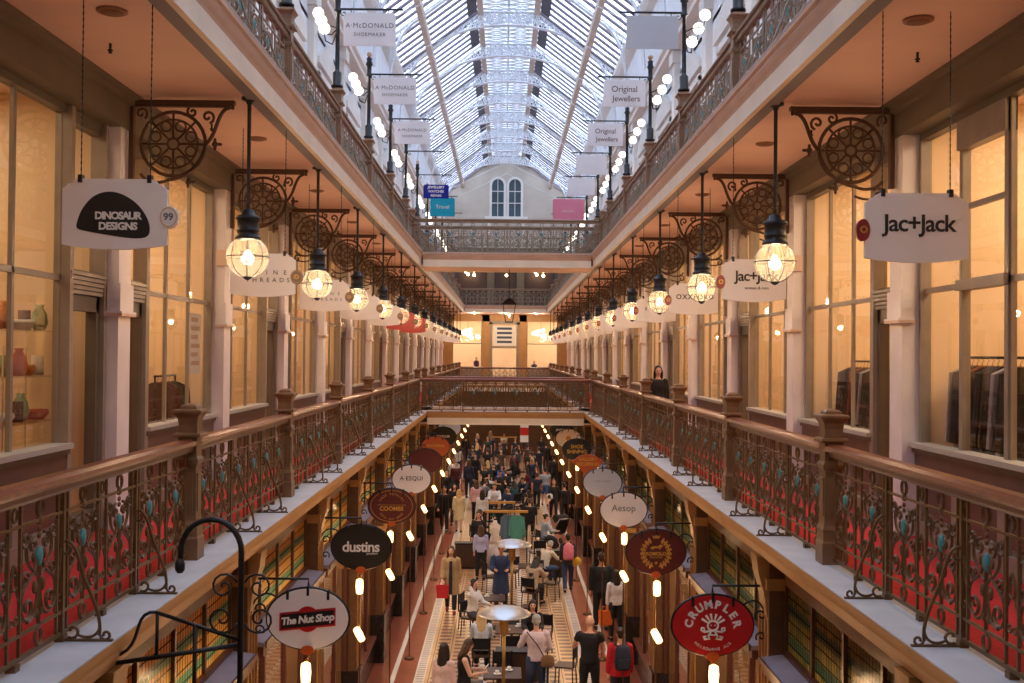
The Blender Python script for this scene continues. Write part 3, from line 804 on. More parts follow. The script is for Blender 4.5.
# lattice trusses
def truss_mesh():
    t = MB()
    def outer(x):
        a = abs(x)
        return ZL-0.12 if a < XL else ZL-0.12 + (ZE-ZL)*(a-XL)/(XEV-XL)
    def inner(x):
        a = abs(x)/4.05
        return E+9.5 + (13.2-0.62-9.5)*math.sqrt(max(0, 1-a**2.2))
    xs = [-4.05 + 8.1*i/44 for i in range(45)]
    pin = [(x, 0, min(inner(x), outer(x)-0.10)) for x in xs]; pout = [(x, 0, outer(x)) for x in xs]
    for dy in (-0.06, 0.06):
        t.tube([(x, dy, z) for x, y, z in pin], 0.035, 4); t.tube([(x, dy, z) for x, y, z in pout], 0.030, 4)
    for i in range(0, 44):
        a, b, c, d = pin[i], pout[i], pin[i+1], pout[i+1]
        t.tube([a, d], 0.020, 4); t.tube([b, c], 0.020, 4)
        if i % 2 == 0: t.tube([a, b], 0.022, 4)
        h = b[2]-a[2]
        if h > 0.3:
            r = min(0.16, h*0.28); cx, cz = (a[0]+c[0])/2, (a[2]+b[2])/2
            t.tube([(cx+r*math.cos(q*PI/5), 0, cz+r*math.sin(q*PI/5)) for q in range(10)], 0.018, 4, 0, True)
    # filigree across the lantern
    for q in range(7):
        cx = -0.9+0.3*q
        t.tube([(cx+0.14*math.cos(k*PI/5), 0, ZL+0.12+0.14*math.sin(k*PI/5)) for k in range(10)], 0.016, 4, 0, True)
    t.tube([(-1.07, 0, ZL+0.0), (1.07, 0, ZL+0.0)], 0.03, 4); t.tube([(-1.07, 0, ZL+0.28), (1.07, 0, ZL+0.28)], 0.025, 4)
    for sx in (-1, 1):
        t.tube([(sx*1.07, 0, ZL+0.28), (sx*0.6, 0, ZL+0.62), (0, 0, ZL+1.15)], 0.025, 4)
        t.tube([(sx*4.1, 0, E+8.7), (sx*4.05, 0, E+9.5)], 0.06, 4)
        t.tube([(sx*3.9, 0, E+10.0), (0, 0, E+11.9)], 0.012, 4)
    return t.data('roof_truss', [M['truss']])
tm = truss_mesh()
for i in range(-3, 15):
    o = obj('roof_truss_beam', tm); o.location = (0, COL0 + D*i, 0); struct(o)
    # light intermediate rib under the lantern
    m2 = None
# ---------------------------------------------------------------- far gable and far walls
gb = MB()
out = [(-7.5, E+7.0), (7.5, E+7.0), (7.5, E+8.4), (XEV+0.2, ZE-0.1), (XL, ZL+0.1), (0, ZL+1.3), (-XL, ZL+0.1), (-XEV-0.2, ZE-0.1), (-7.5, E+8.4)]
zb, ztop = E+9.35, E+11.9
def arch_pts(cx, w, n=10):
    r = w/2
    return [(cx-r, zb), (cx+r, zb)] + [(cx+r*math.cos(PI*q/n), ztop-r+r*math.sin(PI*q/n)) for q in range(n+1)]
gb.prism(out, lambda u, v, d: (u, d, v), YWALL, YWALL+0.3)
gb.box(-7.5, 7.5, YWALL, YWALL+0.3, L2, E+7.0)
struct(gb.build('wall_far_gable', M['gable']))
for q, cx in enumerate((-0.58, 0.58)):
    f = MB(); P = arch_pts(cx, 0.80); Q = arch_pts(cx, 1.10)
    r = 0.55; n = 10
    inn = [(cx-0.40, zb)] + [(cx+0.40*math.cos(PI-PI*k/n), ztop-0.40+0.40*math.sin(PI-PI*k/n)) for k in range(n+1)] + [(cx+0.40, zb)]
    ou = [(cx-0.56, zb)] + [(cx+0.56*math.cos(PI-PI*k/n), ztop-0.40+0.56*math.sin(PI-PI*k/n)) for k in range(n+1)] + [(cx+0.56, zb)]
    for k in range(len(inn)-1):
        f.prism([inn[k], inn[k+1], ou[k+1], ou[k]], lambda u, v, d: (u, d, v), YWALL-0.15, YWALL)
    f.box(cx-0.02, cx+0.02, YWALL-0.06, YWALL-0.02, zb, ztop); f.box(cx-0.4, cx+0.4, YWALL-0.06, YWALL-0.02, zb+0.9, zb+0.95); f.box(cx-0.4, cx+0.4, YWALL-0.06, YWALL-0.02, zb+1.7, zb+1.75)
    o = struct(f.build('window_%d' % (81+q), M['upwall2']))
    gg = MB(); gg.prism(P, lambda u, v, d: (u, d, v), YWALL-0.012, YWALL-0.005); gg.build('window_glass', mat('gable_window_glass', (70, 88, 98), 0.12, 0, 0.2, 1.0) if q == 0 else bpy.data.materials['gable_window_glass'], o)
struct(MB().box(-1.45, 1.45, YWALL-0.25, YWALL, zb-0.18, zb).box(-1.25, -1.05, YWALL-0.15, YWALL, zb-1.2, zb-0.18).box(1.05, 1.25, YWALL-0.15, YWALL, zb-1.2, zb-0.18).build('trim_gable_sill', M['upwall2']))
# second-floor end: openings backed by a dark sheet standing in for shade
e = MB()
for x0, x1 in ((-7.5, -3.4), (-1.25, -0.75), (0.75, 1.25), (3.4, 7.5)): e.box(x0, x1, YWALL-0.4, YWALL-0.05, L2, L2+3.6)
e.box(-7.5, 7.5, YWALL-0.4, YWALL-0.05, L2+3.6, E+7.2)
struct(e.build('wall_far_second_gallery', M['beam']))
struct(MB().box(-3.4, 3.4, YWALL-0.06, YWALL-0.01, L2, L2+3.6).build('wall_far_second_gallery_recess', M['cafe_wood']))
# first-floor end: lit shop behind three openings
e = MB()
for x0, x1 in ((-7.5, -3.55), (-1.55, -1.05), (0.95, 1.45), (3.55, 7.5)):
    e.box(x0, x1, YWALL-0.3, YWALL, L1, CEIL1)
e.box(-7.5, 7.5, YWALL-0.3, YWALL, E+2.25, CEIL1+0.1)
struct(e.build('wall_far_first_gallery', M['tan']))
e = MB()
for x0, x1 in ((-3.55, -1.55), (1.45, 3.55)):
    e.box(x0, x1, YWALL-0.28, YWALL-0.1, L1, E-0.8)
    for q in (x0, x1-0.06): e.box(q, q+0.06, YWALL-0.2, YWALL-0.1, E-0.8, E+2.25)
    e.box(x0, x1, YWALL-0.2, YWALL-0.1, E+0.72, E+0.78)
for q in (-1.05, 0.75): e.box(q, q+0.2, YWALL-0.35, YWALL-0.1, L1, E+2.2)
e.box(-1.05, 0.95, YWALL-0.35, YWALL-0.1, E+2.05, E+2.3); e.box(-1.05, 0.95, YWALL-0.3, YWALL-0.1, E+0.45, E+0.6)
struct(e.build('window_91', M['frame']))
g = MB(); g.box(-3.5, -1.55, YWALL-0.15, YWALL-0.14, E-0.8, E+2.25); g.box(1.45, 3.5, YWALL-0.15, YWALL-0.14, E-0.8, E+2.25)
struct(g.build('window_92', M['glass']))
struct(MB().box(-7.5, 7.5, YWALL+4, YWALL+4.1, L1, CEIL1).build('wall_far_shop', M['shopwall']))
struct(MB().box(-7.5, 7.5, YWALL-0.1, YWALL+4, L1-0.3, L1+0.01).build('floor_far_shop', M['shopfloor']))
struct(MB().box(-7.5, 7.5, YWALL-0.1, YWALL+4, CEIL1, CEIL1+0.1).build('ceiling_far_shop', M['ceil']))
struct(MB().box(-7.5, 7.5, YWALL+0.2, YWALL+0.4, 0, L1-0.3).build('wall_far_ground', M['pier']))
# ---------------------------------------------------------------- balustrades
def YZ(x=0.0): return lambda u, v: (x, u, v)
def module(mb, y0, w):
    """scrollwork of one panel, along y from y0, width w"""
    c = y0 + w/2; F = YZ()
    for dy in (0.075,):
        mb.box(-0.009, 0.009, y0+dy-0.008, y0+dy+0.008, 0.06, 0.98)
        mb.box(-0.009, 0.009, y0+w-dy-0.008, y0+w-dy+0.008, 0.06, 0.98)
    mb.tube([F(c, 0.20), F(c, 0.56)], 0.013, 4)
    ring = lambda cy, cz, r, t=0.012: mb.tube([F(cy+r*math.cos(2*PI*q/10), cz+r*1.15*math.sin(2*PI*q/10)) for q in range(10)], t, 4, 0, True)
    ring(c, 0.905, 0.048); ring(c, 0.13, 0.045)
    e = w/2 - 0.09
    for s in (-1, 1):
        f = (lambda s: (lambda u, v: (0, c+s*u, v)))(s)
        # a large rolled scroll low down, a smaller one above it, leaves to the bud
        mb.tube(spiral((e-0.085, 0.335), 0.014, 0.085, -0.5*PI, 2.1*PI, 16, f), 0.013, 4)
        mb.tube([f(u, v) for u, v in bez((0.0, 0.50), (0.02, 0.34), (0.03, 0.24), (e-0.085, 0.25), 8)], 0.012, 4)
        mb.tube([f(u, v) for u, v in bez((e, 0.36), (e+0.01, 0.50), (0.05, 0.48), (0.035, 0.60), 8)], 0.012, 4)
        mb.tube(spiral((e-0.055, 0.505), 0.010, 0.052, 0.5*PI, 2.9*PI, 12, f), 0.011, 4)
        mb.tube(spiral((0.080, 0.70), 0.012, 0.056, PI*0.2, PI*2.6, 11, f), 0.012, 4)
        mb.tube([f(u, v) for u, v in bez((0.02, 0.50), (0.10, 0.56), (0.19, 0.58), (0.17, 0.70), 7)], 0.011, 4)
        mb.tube(spiral((e-0.05, 0.745), 0.010, 0.050, -PI*0.5, PI*1.7, 11, f), 0.011, 4)
        mb.tube([f(u, v) for u, v in bez((e-0.01, 0.22), (e+0.02, 0.30), (e-0.01, 0.62), (e, 0.80), 8)], 0.010, 4)
        mb.ell(f(0.055, 0.44), 0.014, 0.028, 0.045, 6, 4); mb.ell(f(0.035, 0.28), 0.012, 0.03, 0.03, 6, 4); mb.ell(f(0.075, 0.62), 0.012, 0.022, 0.035, 6, 4)
        mb.tube([f(u, v) for u, v in bez((w/2-0.075, 0.40), (w/2-0.01, 0.46), (w/2-0.05, 0.56), (w/2, 0.62), 6)], 0.010, 4)
        mb.tube(spiral((w/2-0.035, 0.30), 0.008, 0.034, 0, 2*PI, 9, f), 0.009, 4)
    ring(y0, 0.52, 0.040, 0.009); ring(y0, 0.905, 0.034, 0.009)
    mb.ell((0, c, 0.835), 0.016, 0.05, 0.03, 6, 4)
    for z in (0.78, 0.74): mb.ell((0, c, z), 0.012, 0.024, 0.02, 6, 4)
def panel_meshes(L, n):
    w = L/n; h = L/2
    g = MB()
    for i in range(n): module(g, -h + i*w, w)
    g.box(-0.012, 0.012, -h, h, 0.05, 0.075); g.box(-0.010, 0.010, -h, h, 0.19, 0.208); g.box(-0.010, 0.010, -h, h, 0.825, 0.842)
    for i in range(1, n):
        if i % 2 == 0 and n > 3: g.box(-0.017, 0.017, -h+i*w-0.016, -h+i*w+0.016, 0.03, 0.98)
        g.box(-0.03, 0.03, -h+i*w-0.03, -h+i*w+0.03, 0.012, 0.055)
    rail = MB()
    prof = [(-0.075,1.02),(0.075,1.02),(0.085,1.04),(0.075,1.065),(0.04,1.085),(-0.04,1.085),(-0.075,1.065),(-0.085,1.04)]
    rail.prism(prof, lambda u, v, d: (u, d, v), -h, h, 0, False)
    ur = MB(); ur.prism([(-0.04,0.965),(0.04,0.965),(0.05,0.985),(0.05,1.02),(-0.05,1.02),(-0.05,0.985)], lambda u, v, d: (u, d, v), -h, h)
    st = []
    for i in (2, 4) if n >= 6 else ():
        y = -h + i*w
        q = MB(); f = lambda u, v, y=y: (-u, y, v)
        q.tube(spiral((0.035, 0.60), 0.015, 0.05, PI*2.3, PI*0.6, 10, f), 0.012, 5)
        q.tube([f(u, v) for u, v in bez((0.02, 0.648), (0.10, 0.66), (0.10, 0.52), (0.16, 0.38), 8) + bez((0.16, 0.38), (0.22, 0.24), (0.26, 0.15), (0.245, 0.05), 8)[1:]], 0.012, 5)
        q.tube(spiral((0.285, 0.052), 0.012, 0.036, PI*3.2, PI*1.0, 10, f), 0.010, 5)
        q.tube([f(u, v) for u, v in bez((0.245, 0.10), (0.23, 0.03), (0.16, 0.025), (0.11, 0.05), 7)], 0.010, 5)
        q.tube(spiral((0.075, 0.075), 0.015, 0.048, PI*3.0, PI*1.3, 10, f), 0.011, 5)
        q.box(-0.33, 0.0, y-0.014, y+0.014, 0.012, 0.026)
        st.append(q.data('scroll_stay', [M['iron']]))
    bud = MB().ell((0, 0, 0), 0.022, 0.036, 0.062, 8, 6).data('bud', [M['teal']])
    return g.data('grille', [M['iron']]), rail.data('handrail', [M['rail_wood']]), ur.data('under_rail', [M['plum']]), st, bud, w, h, n
def make_panel(L, n, up=False, stays=True):
    g, rl, ur, st, bud, w, h, n = panel_meshes(L, n)
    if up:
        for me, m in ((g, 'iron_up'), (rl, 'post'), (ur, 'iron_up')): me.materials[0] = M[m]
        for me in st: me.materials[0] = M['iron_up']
    r = thing('balustrade_panel', 'x', 'balustrade', (0, 0, -50))
    obj('grille', g, r); obj('handrail', rl, r); obj('under_rail', ur, r)
    if stays:
        for q in st: obj('scroll_stay', q, r)
    for i in range(n):
        b = obj('bud', bud, r); b.location = (0, -h+(i+0.5)*w, 0.615)
    return r
PROTO = {}
def place_panel(key, L, n, loc, rz, label, group):
    if key not in PROTO:
        PROTO[key] = make_panel(L, n, key[-1]); o = PROTO[key]; o.location = loc; o.rotation_euler = (0, 0, rz); o['label'] = label
    else:
        o = dup(PROTO[key], loc, rz, label)
    o['group'] = group
    return o
def make_newel(h=1.40, light=False):
    r = thing('newel_post', 'x', 'post', (0, 0, -50))
    b = MB()
    b.sq([(0.105,0.012),(0.105,0.20),(0.095,0.22),(0.095,0.30),(0.100,0.32),(0.085,0.36),(0.080,0.40),(0.074,0.82),(0.080,0.85),(0.098,0.87),(0.098,0.90),(0.080,0.93),(0.078,1.07),(0.085,1.085)])
    for s in (-1, 1):
        b.box(s*0.075, s*0.088, -0.05, 0.05, 0.44, 0.78)
        b.box(-0.05, 0.05, s*0.075, s*0.088, 0.44, 0.78)
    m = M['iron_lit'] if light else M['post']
    b.build('shaft', m, r)
    k = MB()
    k.sq([(0.085,1.085),(0.085,1.10),(0.118,1.105),(0.122,1.12),(0.118,1.135),(0.085,1.14),(0.082,1.22),(0.090,1.27),(0.112,1.305),(0.125,1.315),(0.128,1.335),(0.120,1.345),(0.075,1.35),(0.072,1.372),(0.060,1.385),(0.020,1.398)])
    k.build('cap', m, r)
    return r
NW = {}
def newel(x, y, z, label, group, light=False):
    if light not in NW:
        NW[light] = make_newel(light=light); o = NW[light]; o.location = (x, y, z); o['label'] = label
    else: o = dup(NW[light], (x, y, z), 0, label)
    o['group'] = group
    return o
Ls = D - 0.16
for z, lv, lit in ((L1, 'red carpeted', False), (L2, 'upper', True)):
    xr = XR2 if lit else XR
    yb_a, yb_b = (POST0 + D*6, YB2+0.05) if z == L1 else (YU1+0.05, YU2+0.1)
    for s in (-1, 1):
        sd = SIDE[s]; rz = 0 if s > 0 else PI
        ys = [POST0 + D*k for k in range(-1, 7)]
        if z == L2: ys = [y for y in ys if y < yb_a-1] + [yb_a]
        else: ys[-1] = yb_a
        for k, y in enumerate(ys):
            if z == L2 and k < 1: continue
            newel(s*xr, y, z, 'brown square newel post on the %s gallery edge, %s, %s along' % (lv, sd, ORD[k]), '%s gallery newel posts' % lv, lit)
        for k in range(len(ys)-1):
            if z == L2 and k < 1: continue
            L = ys[k+1]-ys[k]-0.16; n = max(2, round(L/0.66))
            place_panel((round(L, 2), n, lit), L, n, (s*xr, (ys[k]+ys[k+1])/2, z), rz,
                        'brown scrollwork balustrade with turquoise buds, %s gallery %s run, %s bay' % (lv, sd, ORD[k]), '%s gallery balustrades' % lv)
        # beyond the bridge
        nb = 7; st = (YEND-yb_b)/nb
        for k in range(nb):
            ya = yb_b + st*k
            if k: newel(s*xr, ya, z, 'small distant newel post beyond the bridge, %s gallery, %s, %s along' % (lv, sd, ORD[k]), '%s gallery far newel posts' % lv, lit)
            L = st-0.16; n = round(L/0.66)
            place_panel((round(L, 2), n, lit), L, n, (s*xr, ya+st/2, z), rz, 'distant brown balustrade beyond the bridge, %s gallery %s run, %s bay' % (lv, sd, ORD[k]), '%s gallery far balustrades' % lv)
        newel(s*xr, yb_b, z, 'corner newel post on the far side of the %s bridge, %s end' % (lv, sd), '%s gallery far newel posts' % lv, lit)
        newel(s*xr, YEND, z, 'corner newel post at the far end of the %s gallery, %s side' % (lv, sd), '%s gallery far newel posts' % lv, lit)
    for y, nm in ((yb_a, 'near side of the'), (yb_b, 'far side of the'), (YEND, 'landing behind the')):
        place_panel(('bridge', lit), 2*xr-0.2, 8, (0, y, z), -PI/2 if y == yb_b else PI/2, 'wide brown balustrade with turquoise buds, %s %s bridge' % (nm, lv), 'cross balustrades')
# ---------------------------------------------------------------- globe pendants
def make_pendant():
    r = thing('pendant_lantern', 'x', 'lantern', (0, 0, -50))
    MB().lathe([(0.005,2.70),(0.085,2.70),(0.088,2.675),(0.04,2.655),(0.022,2.62),(0.018,1.60),(0.018,1.40)], 10).build('rod', M['blackgreen'], r)
    cp = MB().lathe([(0.03,1.52),(0.065,1.50),(0.07,1.46),(0.125,1.435),(0.135,1.41),(0.115,1.40),(0.112,1.30),(0.118,1.295),(0.118,1.28),(0.112,1.275),(0.112,1.235),(0.13,1.225),(0.14,1.20),(0.12,1.19)], 14)
    cp.build('hood', M['blackgreen'], r)
    gl = MB().ell((0,0,1.01), 0.215, 0.215, 0.212, 20, 12).build('globe', M['globe'], r)
    cg = MB()
    cg.tube([(0.222*math.cos(q*PI/12), 0.222*math.sin(q*PI/12), 1.01) for q in range(24)], 0.006, 4, 0, True)
    for q in range(4):
        a = q*PI/4 + 0.2
        cg.tube([(0.222*math.cos(t)*math.cos(a), 0.222*math.cos(t)*math.sin(a), 1.01+0.218*math.sin(t)) for t in [2*PI*k/22 for k in range(22)]], 0.004, 4, 0, True)
    cg.lathe([(0.01,0.765),(0.02,0.77),(0.05,0.79),(0.05,0.805),(0.01,0.81)], 10)
    cg.build('cage', M['blackgreen'], r)
    bl = MB().ell((0,0,1.03), 0.035, 0.035, 0.055, 10, 6).build('bulb', M['bulb'], r)
    return r
pend = None
LAMPS = []
for s in (-1, 1):
    for k in range(0, 14):
        y = COL0 + D*k; loc = (s*2.79, y, E)
        lab = 'round glass globe lantern hung on a black rod, %s gallery, %s from the camera' % (SIDE[s], ORD[k])
        if pend is None: pend = make_pendant(); pend.location = loc; pend['label'] = lab; o = pend
        else: o = dup(pend, loc, 0, lab)
        o['group'] = 'globe lanterns along the galleries'; LAMPS.append((s*2.79, y, E+1.03))
# ---------------------------------------------------------------- scroll brackets
def make_bracket():
    r = thing('ceiling_bracket', 'x', 'bracket', (0, 0, -50))
    F = lambda u, v: (4.05-u, 0, 2.66-v)
    b = MB()
    b.box(2.94, 4.05, -0.035, 0.035, 2.62, 2.66); b.box(3.00, 4.05, -0.025, 0.025, 2.59, 2.62)
    b.box(4.00, 4.05, -0.035, 0.035, 1.80, 2.62)
    b.tube(spiral((1.04, 0.06), 0.01, 0.05, 0, 2.2*PI, 10, F), 0.018, 5)
    b.build('frame', M['bracket'], r)
    w = MB(); c = (0.46, 0.46)
    for rr, t in ((0.34, 0.020), (0.26, 0.012)):
        w.tube([F(c[0]+rr*math.cos(q*PI/14), c[1]+rr*math.sin(q*PI/14)) for q in range(28)], t, 5, 0, True)
    w.tube([F(c[0]+0.06*math.cos(q*PI/6), c[1]+0.06*math.sin(q*PI/6)) for q in range(12)], 0.014, 5, 0, True)
    for q in range(8):
        a = q*PI/4
        w.tube([F(c[0]+0.06*math.cos(a), c[1]+0.06*math.sin(a)), F(c[0]+0.34*math.cos(a), c[1]+0.34*math.sin(a))], 0.013, 5)
        a2 = a+PI/8
        w.tube([F(c[0]+0.20*math.cos(a2)+0.055*math.cos(k*PI/5), c[1]+0.20*math.sin(a2)+0.055*math.sin(k*PI/5)) for k in range(10)], 0.010, 4, 0, True)
    w.build('wheel', M['bracket'], r)
    sc = MB()
    sc.tube([F(u, v) for u, v in bez((1.06, 0.06), (0.90, 0.10), (0.94, 0.34), (0.80, 0.46), 10)], 0.022, 5)
    sc.tube([F(u, v) for u, v in bez((0.80, 0.46), (0.76, 0.70), (0.56, 0.84), (0.40, 0.84), 10)], 0.020, 5)
    sc.tube(spiral((0.82, 0.17), 0.01, 0.075, 0, 2.4*PI, 12, F), 0.016, 5)
    sc.tube(spiral((0.66, 0.12), 0.01, 0.060, PI, 3.3*PI, 12, F), 0.015, 5)
    for (u, v) in ((0.90, 0.46), (0.62, 0.86)):
        fl = MB(); fl.ell(F(u, v), 0.035, 0.02, 0.035, 6, 4); fl.ell(F(u+0.05, v), 0.03, 0.016, 0.018, 6, 4); fl.ell(F(u, v+0.04), 0.018, 0.016, 0.03, 6, 4); fl.ell(F(u, v-0.04), 0.018, 0.016, 0.03, 6, 4); fl.build('fleuron', M['bracket'], r)
    sc.tube([F(u, v) for u, v in bez((0.42, 0.84), (0.30, 0.90), (0.16, 0.86), (0.12, 0.78), 8)], 0.018, 5)
    MB().tube(spiral((0.12, 0.14), 0.012, 0.07, 0, 2.3*PI, 12, F), 0.014, 5).build('corner_scroll', M['bracket'], r)
    MB().tube(spiral((0.16, 0.92), 0.012, 0.075, -PI*0.5, 1.8*PI, 12, F), 0.016, 5).tube([F(u, v) for u, v in bez((0.10, 0.90), (0.14, 0.98), (0.30, 1.0), (0.42, 0.94), 8)], 0.014, 5).build('tail_scroll', M['bracket'], r)
    sc.build('scroll_lattice', M['bracket'], r)
    return r
brk = None
for s in (-1, 1):
    for k in range(0, 14):
        loc = (0, COL0 + D*k, E); lab = 'bronze scroll bracket with eight-spoked wheel above the %s shopfronts, %s along' % (SIDE[s], ORD[k])
        rz = 0 if s > 0 else PI
        if brk is None: brk = make_bracket(); brk.location = loc; brk.rotation_euler = (0,0,rz); brk['label'] = lab; o = brk
        else: o = dup(brk, loc, rz, lab)
        o['group'] = 'scroll brackets along the galleries'
# ---------------------------------------------------------------- ceiling discs and sprinklers
disc = None
for s in (-1, 1):
    for k, y in enumerate((8.3, 13.2, 17.4, 21.5, 25.6)):
        lab = 'round flat speaker disc on the %s gallery ceiling, %s along' % (SIDE[s], ORD[k])
        loc = (s*3.2, y, CEIL1)
        if disc is None:
            disc = thing('ceiling_speaker', lab, 'speaker', loc); MB().lathe([(0.02,-0.02),(0.10,-0.022),(0.118,-0.015),(0.12,0.0)], 20).build('ring', mat('bronze_disc', (150,104,78), 0.6), disc); o = disc
            MB().lathe([(0.01,-0.024),(0.085,-0.026),(0.09,-0.02)], 20).build('speaker_face', mat('bronze_disc_face', (128,84,62), 0.7), disc)
        else: o = dup(disc, loc, 0, lab)
        o['group'] = 'ceiling discs'
spk = None
for s in (-1, 1):
    for k, y in enumerate((9.2, 12.4, 16.5)):
        lab = 'small dark sprinkler head on the %s gallery ceiling, %s along' % (SIDE[s], ORD[k])
        loc = (s*3.55, y, CEIL1)
        if spk is None:
            spk = thing('ceiling_sprinkler', lab, 'sprinkler', loc); MB().lathe([(0.012,0),(0.012,-0.045),(0.008,-0.05),(0.008,-0.08)], 8).build('pipe', M['black'], spk); MB().lathe([(0.008,-0.05),(0.024,-0.055),(0.024,-0.065),(0.01,-0.07),(0.02,-0.085),(0.005,-0.088)], 8).build('nozzle', M['black'], spk)
        else: dup(spk, loc, 0, lab)
# ---------------------------------------------------------------- hanging shop signs, first gallery
def sign_outline(w, h, n=8):
    """board with cut corners and a belly along the bottom, centred"""
    a, b = w/2, h/2; k = 0.045
    P = [(-a, b-0.075), (-a+0.02, b-0.065), (-a+0.045, b-0.04), (-a+0.075, b-0.035), (-a+0.09, b-0.012), (-a+0.12, b)]
    P += [(-p[0], p[1]) for p in reversed(P)]
    P += [(a, -b+0.04)]
    for q in range(n+1):
        t = 1-2*q/n
        P.append((a*0.985*t, -b + 0.034*(t*t)))
    P += [(-a, -b+0.04)]
    return P
XZ = lambda u, v, d: (u, d, v)
def hang_sign(s, x, y, zc, w, h, label, paint, texts, medal=('signwhite', None), blob=False):
    r = thing('hanging_sign', label, 'sign', (x, y, zc), 0, 'hanging signs along the %s shops' % SIDE[s])
    MB().prism(sign_outline(w, h), XZ, -0.018, 0.018).build('board', paint, r)
    ch = MB()
    for q in (-1, 1):
        cx = q*w*0.33
        n = int((CEIL1-zc-h/2)/0.05)
        ch.tube([(cx, 0, h/2), (cx, 0, CEIL1-zc)], 0.004, 4)
        for i in range(0, n, 1):
            ch.ell((cx, 0, h/2+0.025+i*0.05), 0.007, 0.005, 0.02, 5, 3)
        ch.box(cx-0.016, cx+0.016, -0.026, 0.026, h/2-0.03, h/2+0.03)
    ch.build('chain', M['black'], r)
    mx = -s*(w/2+0.015)
    md = MB(); md.lathe([(0.085,-0.026),(0.085,0.026)], 20, (0,0,0)); 
    md.v = [(mx+vx*(0.6 if s > 0 else 0.85), vz, -0.02+vy) for vx, vy, vz in md.v]
    mo = md.build('medallion', M[medal[0]], r)
    if medal[1]:
        t = MB(); put_text(t, medal[1], mx, -0.02, -0.030, 0.075, 0, 1.0, 0.002); t.build('medallion_lettering', M['inkgrey' if medal[0] == 'signwhite' else 'gold'], mo)
        rg = MB(); medal[0] == 'medalred' or rg.tube([(mx+0.072*(0.6 if s > 0 else 0.85)*math.cos(q*PI/10), -0.028, -0.02+0.072*math.sin(q*PI/10)) for q in range(20)], 0.003, 4, 0, True); rg.v and rg.build('medallion_ring', M['gold'], mo)
    if blob:
        kp = [(-0.285,-0.075),(-0.245,0.035),(-0.165,0.13),(-0.06,0.17),(0.05,0.155),(0.16,0.09),(0.235,0.0),(0.27,-0.09),(0.255,-0.165),(0.16,-0.185),(-0.02,-0.165),(-0.20,-0.135),(-0.275,-0.115)]
        bp = []
        for q in range(len(kp)):
            p0, p1, p2, p3 = kp[q-1], kp[q], kp[(q+1) % len(kp)], kp[(q+2) % len(kp)]
            for k in range(5):
                t = k/5
                bp.append(tuple(0.5*(2*p1[i]+(p2[i]-p0[i])*t+(2*p0[i]-5*p1[i]+4*p2[i]-p3[i])*t*t+(3*p1[i]-p0[i]-3*p2[i]+p3[i])*t**3) for i in (0, 1)))
        bp = bp[::-1]
        MB().prism(bp, XZ, -0.022, -0.018).build('logo', M['signblack'], r)
    lt = MB()
    for (tx, px, pz, sz, sp, bo, ink) in texts:
        put_text(lt, tx, px, pz, -0.0245 if blob else -0.020, sz, 0, sp, bo)
    if texts: lt.build('lettering', M[texts[0][6]], r)
    return r
SZ = E + 1.0
hang_sign(-1, -3.06, 8.05, E+1.05, 0.80, 0.54, 'white hanging sign bearing a black pebble logo, beside the tall glass display windows', M['signwhite'],
          [('DINOSAUR', 0.03, -0.015, 0.078, 0.86, 0.003, 'inkwhite'), ('DESIGNS', 0.03, -0.095, 0.078, 0.95, 0.003, 'inkwhite')], ('signwhite', '99'), True)
hang_sign(1, 3.11, 8.1, E+1.01, 0.80, 0.54, 'large white hanging sign with two black joined names in front of the coat rack window', M['signwhite'],
          [('Jac+Jack', 0.02, 0.03, 0.185, 0.92, 0.003, 'ink')], ('medalred', 'O'))
hang_sign(1, 2.96, 12.75, E+0.93, 0.78, 0.52, 'second white sign with two black joined names, half behind the big globe', M['signwhite'],
          [('Jac+Jack', 0.03, 0.05, 0.175, 0.92, 0.003, 'ink'), ('woman & man', 0.03, -0.09, 0.05, 1.0, 0, 'ink')], ('medalred', 'O'))
hang_sign(-1, -2.97, 12.6, E+0.93, 0.78, 0.52, 'white hanging sign with two lines of spaced thin capitals, behind the big globe', M['signwhite'],
          [('N I N E', 0.10, 0.03, 0.075, 1.6, 0, 'ink'), ('THREADS', 0.06, -0.06, 0.075, 1.9, 0, 'ink')], ('inset', 'O'))
texL = {2: [('N I N E', 0.08, 0.03, 0.07, 1.6, 0, 'inkgrey'), ('THREADS', 0.04, -0.06, 0.07, 1.9, 0, 'inkgrey')]}
texR = {2: [('OXXFORD', 0.02, 0.03, 0.11, 1.2, 0.002, 'ink')], 3: [('K. OWENS', 0.02, 0.02, 0.09, 1.2, 0.001, 'inkgrey')]}
cols = {-1: {5: 'signcoral', 6: 'signcoral'}, 1: {}}
for s in (-1, 1):
    for k in range(2, 13):
        y = 12.65 + D*(k-1)
        paint = cols[s].get(k, 'signwhite')
        hang_sign(s, s*2.95, y, E+0.92, 0.78, 0.50, '%s hanging shop sign over the %s gallery walk, %s in its row' % ('coral red' if paint == 'signcoral' else 'white', SIDE[s], ORD[k]),
                  M[paint], (texL if s < 0 else texR).get(k, []), ('medalred' if s > 0 else 'inset', 'O'))
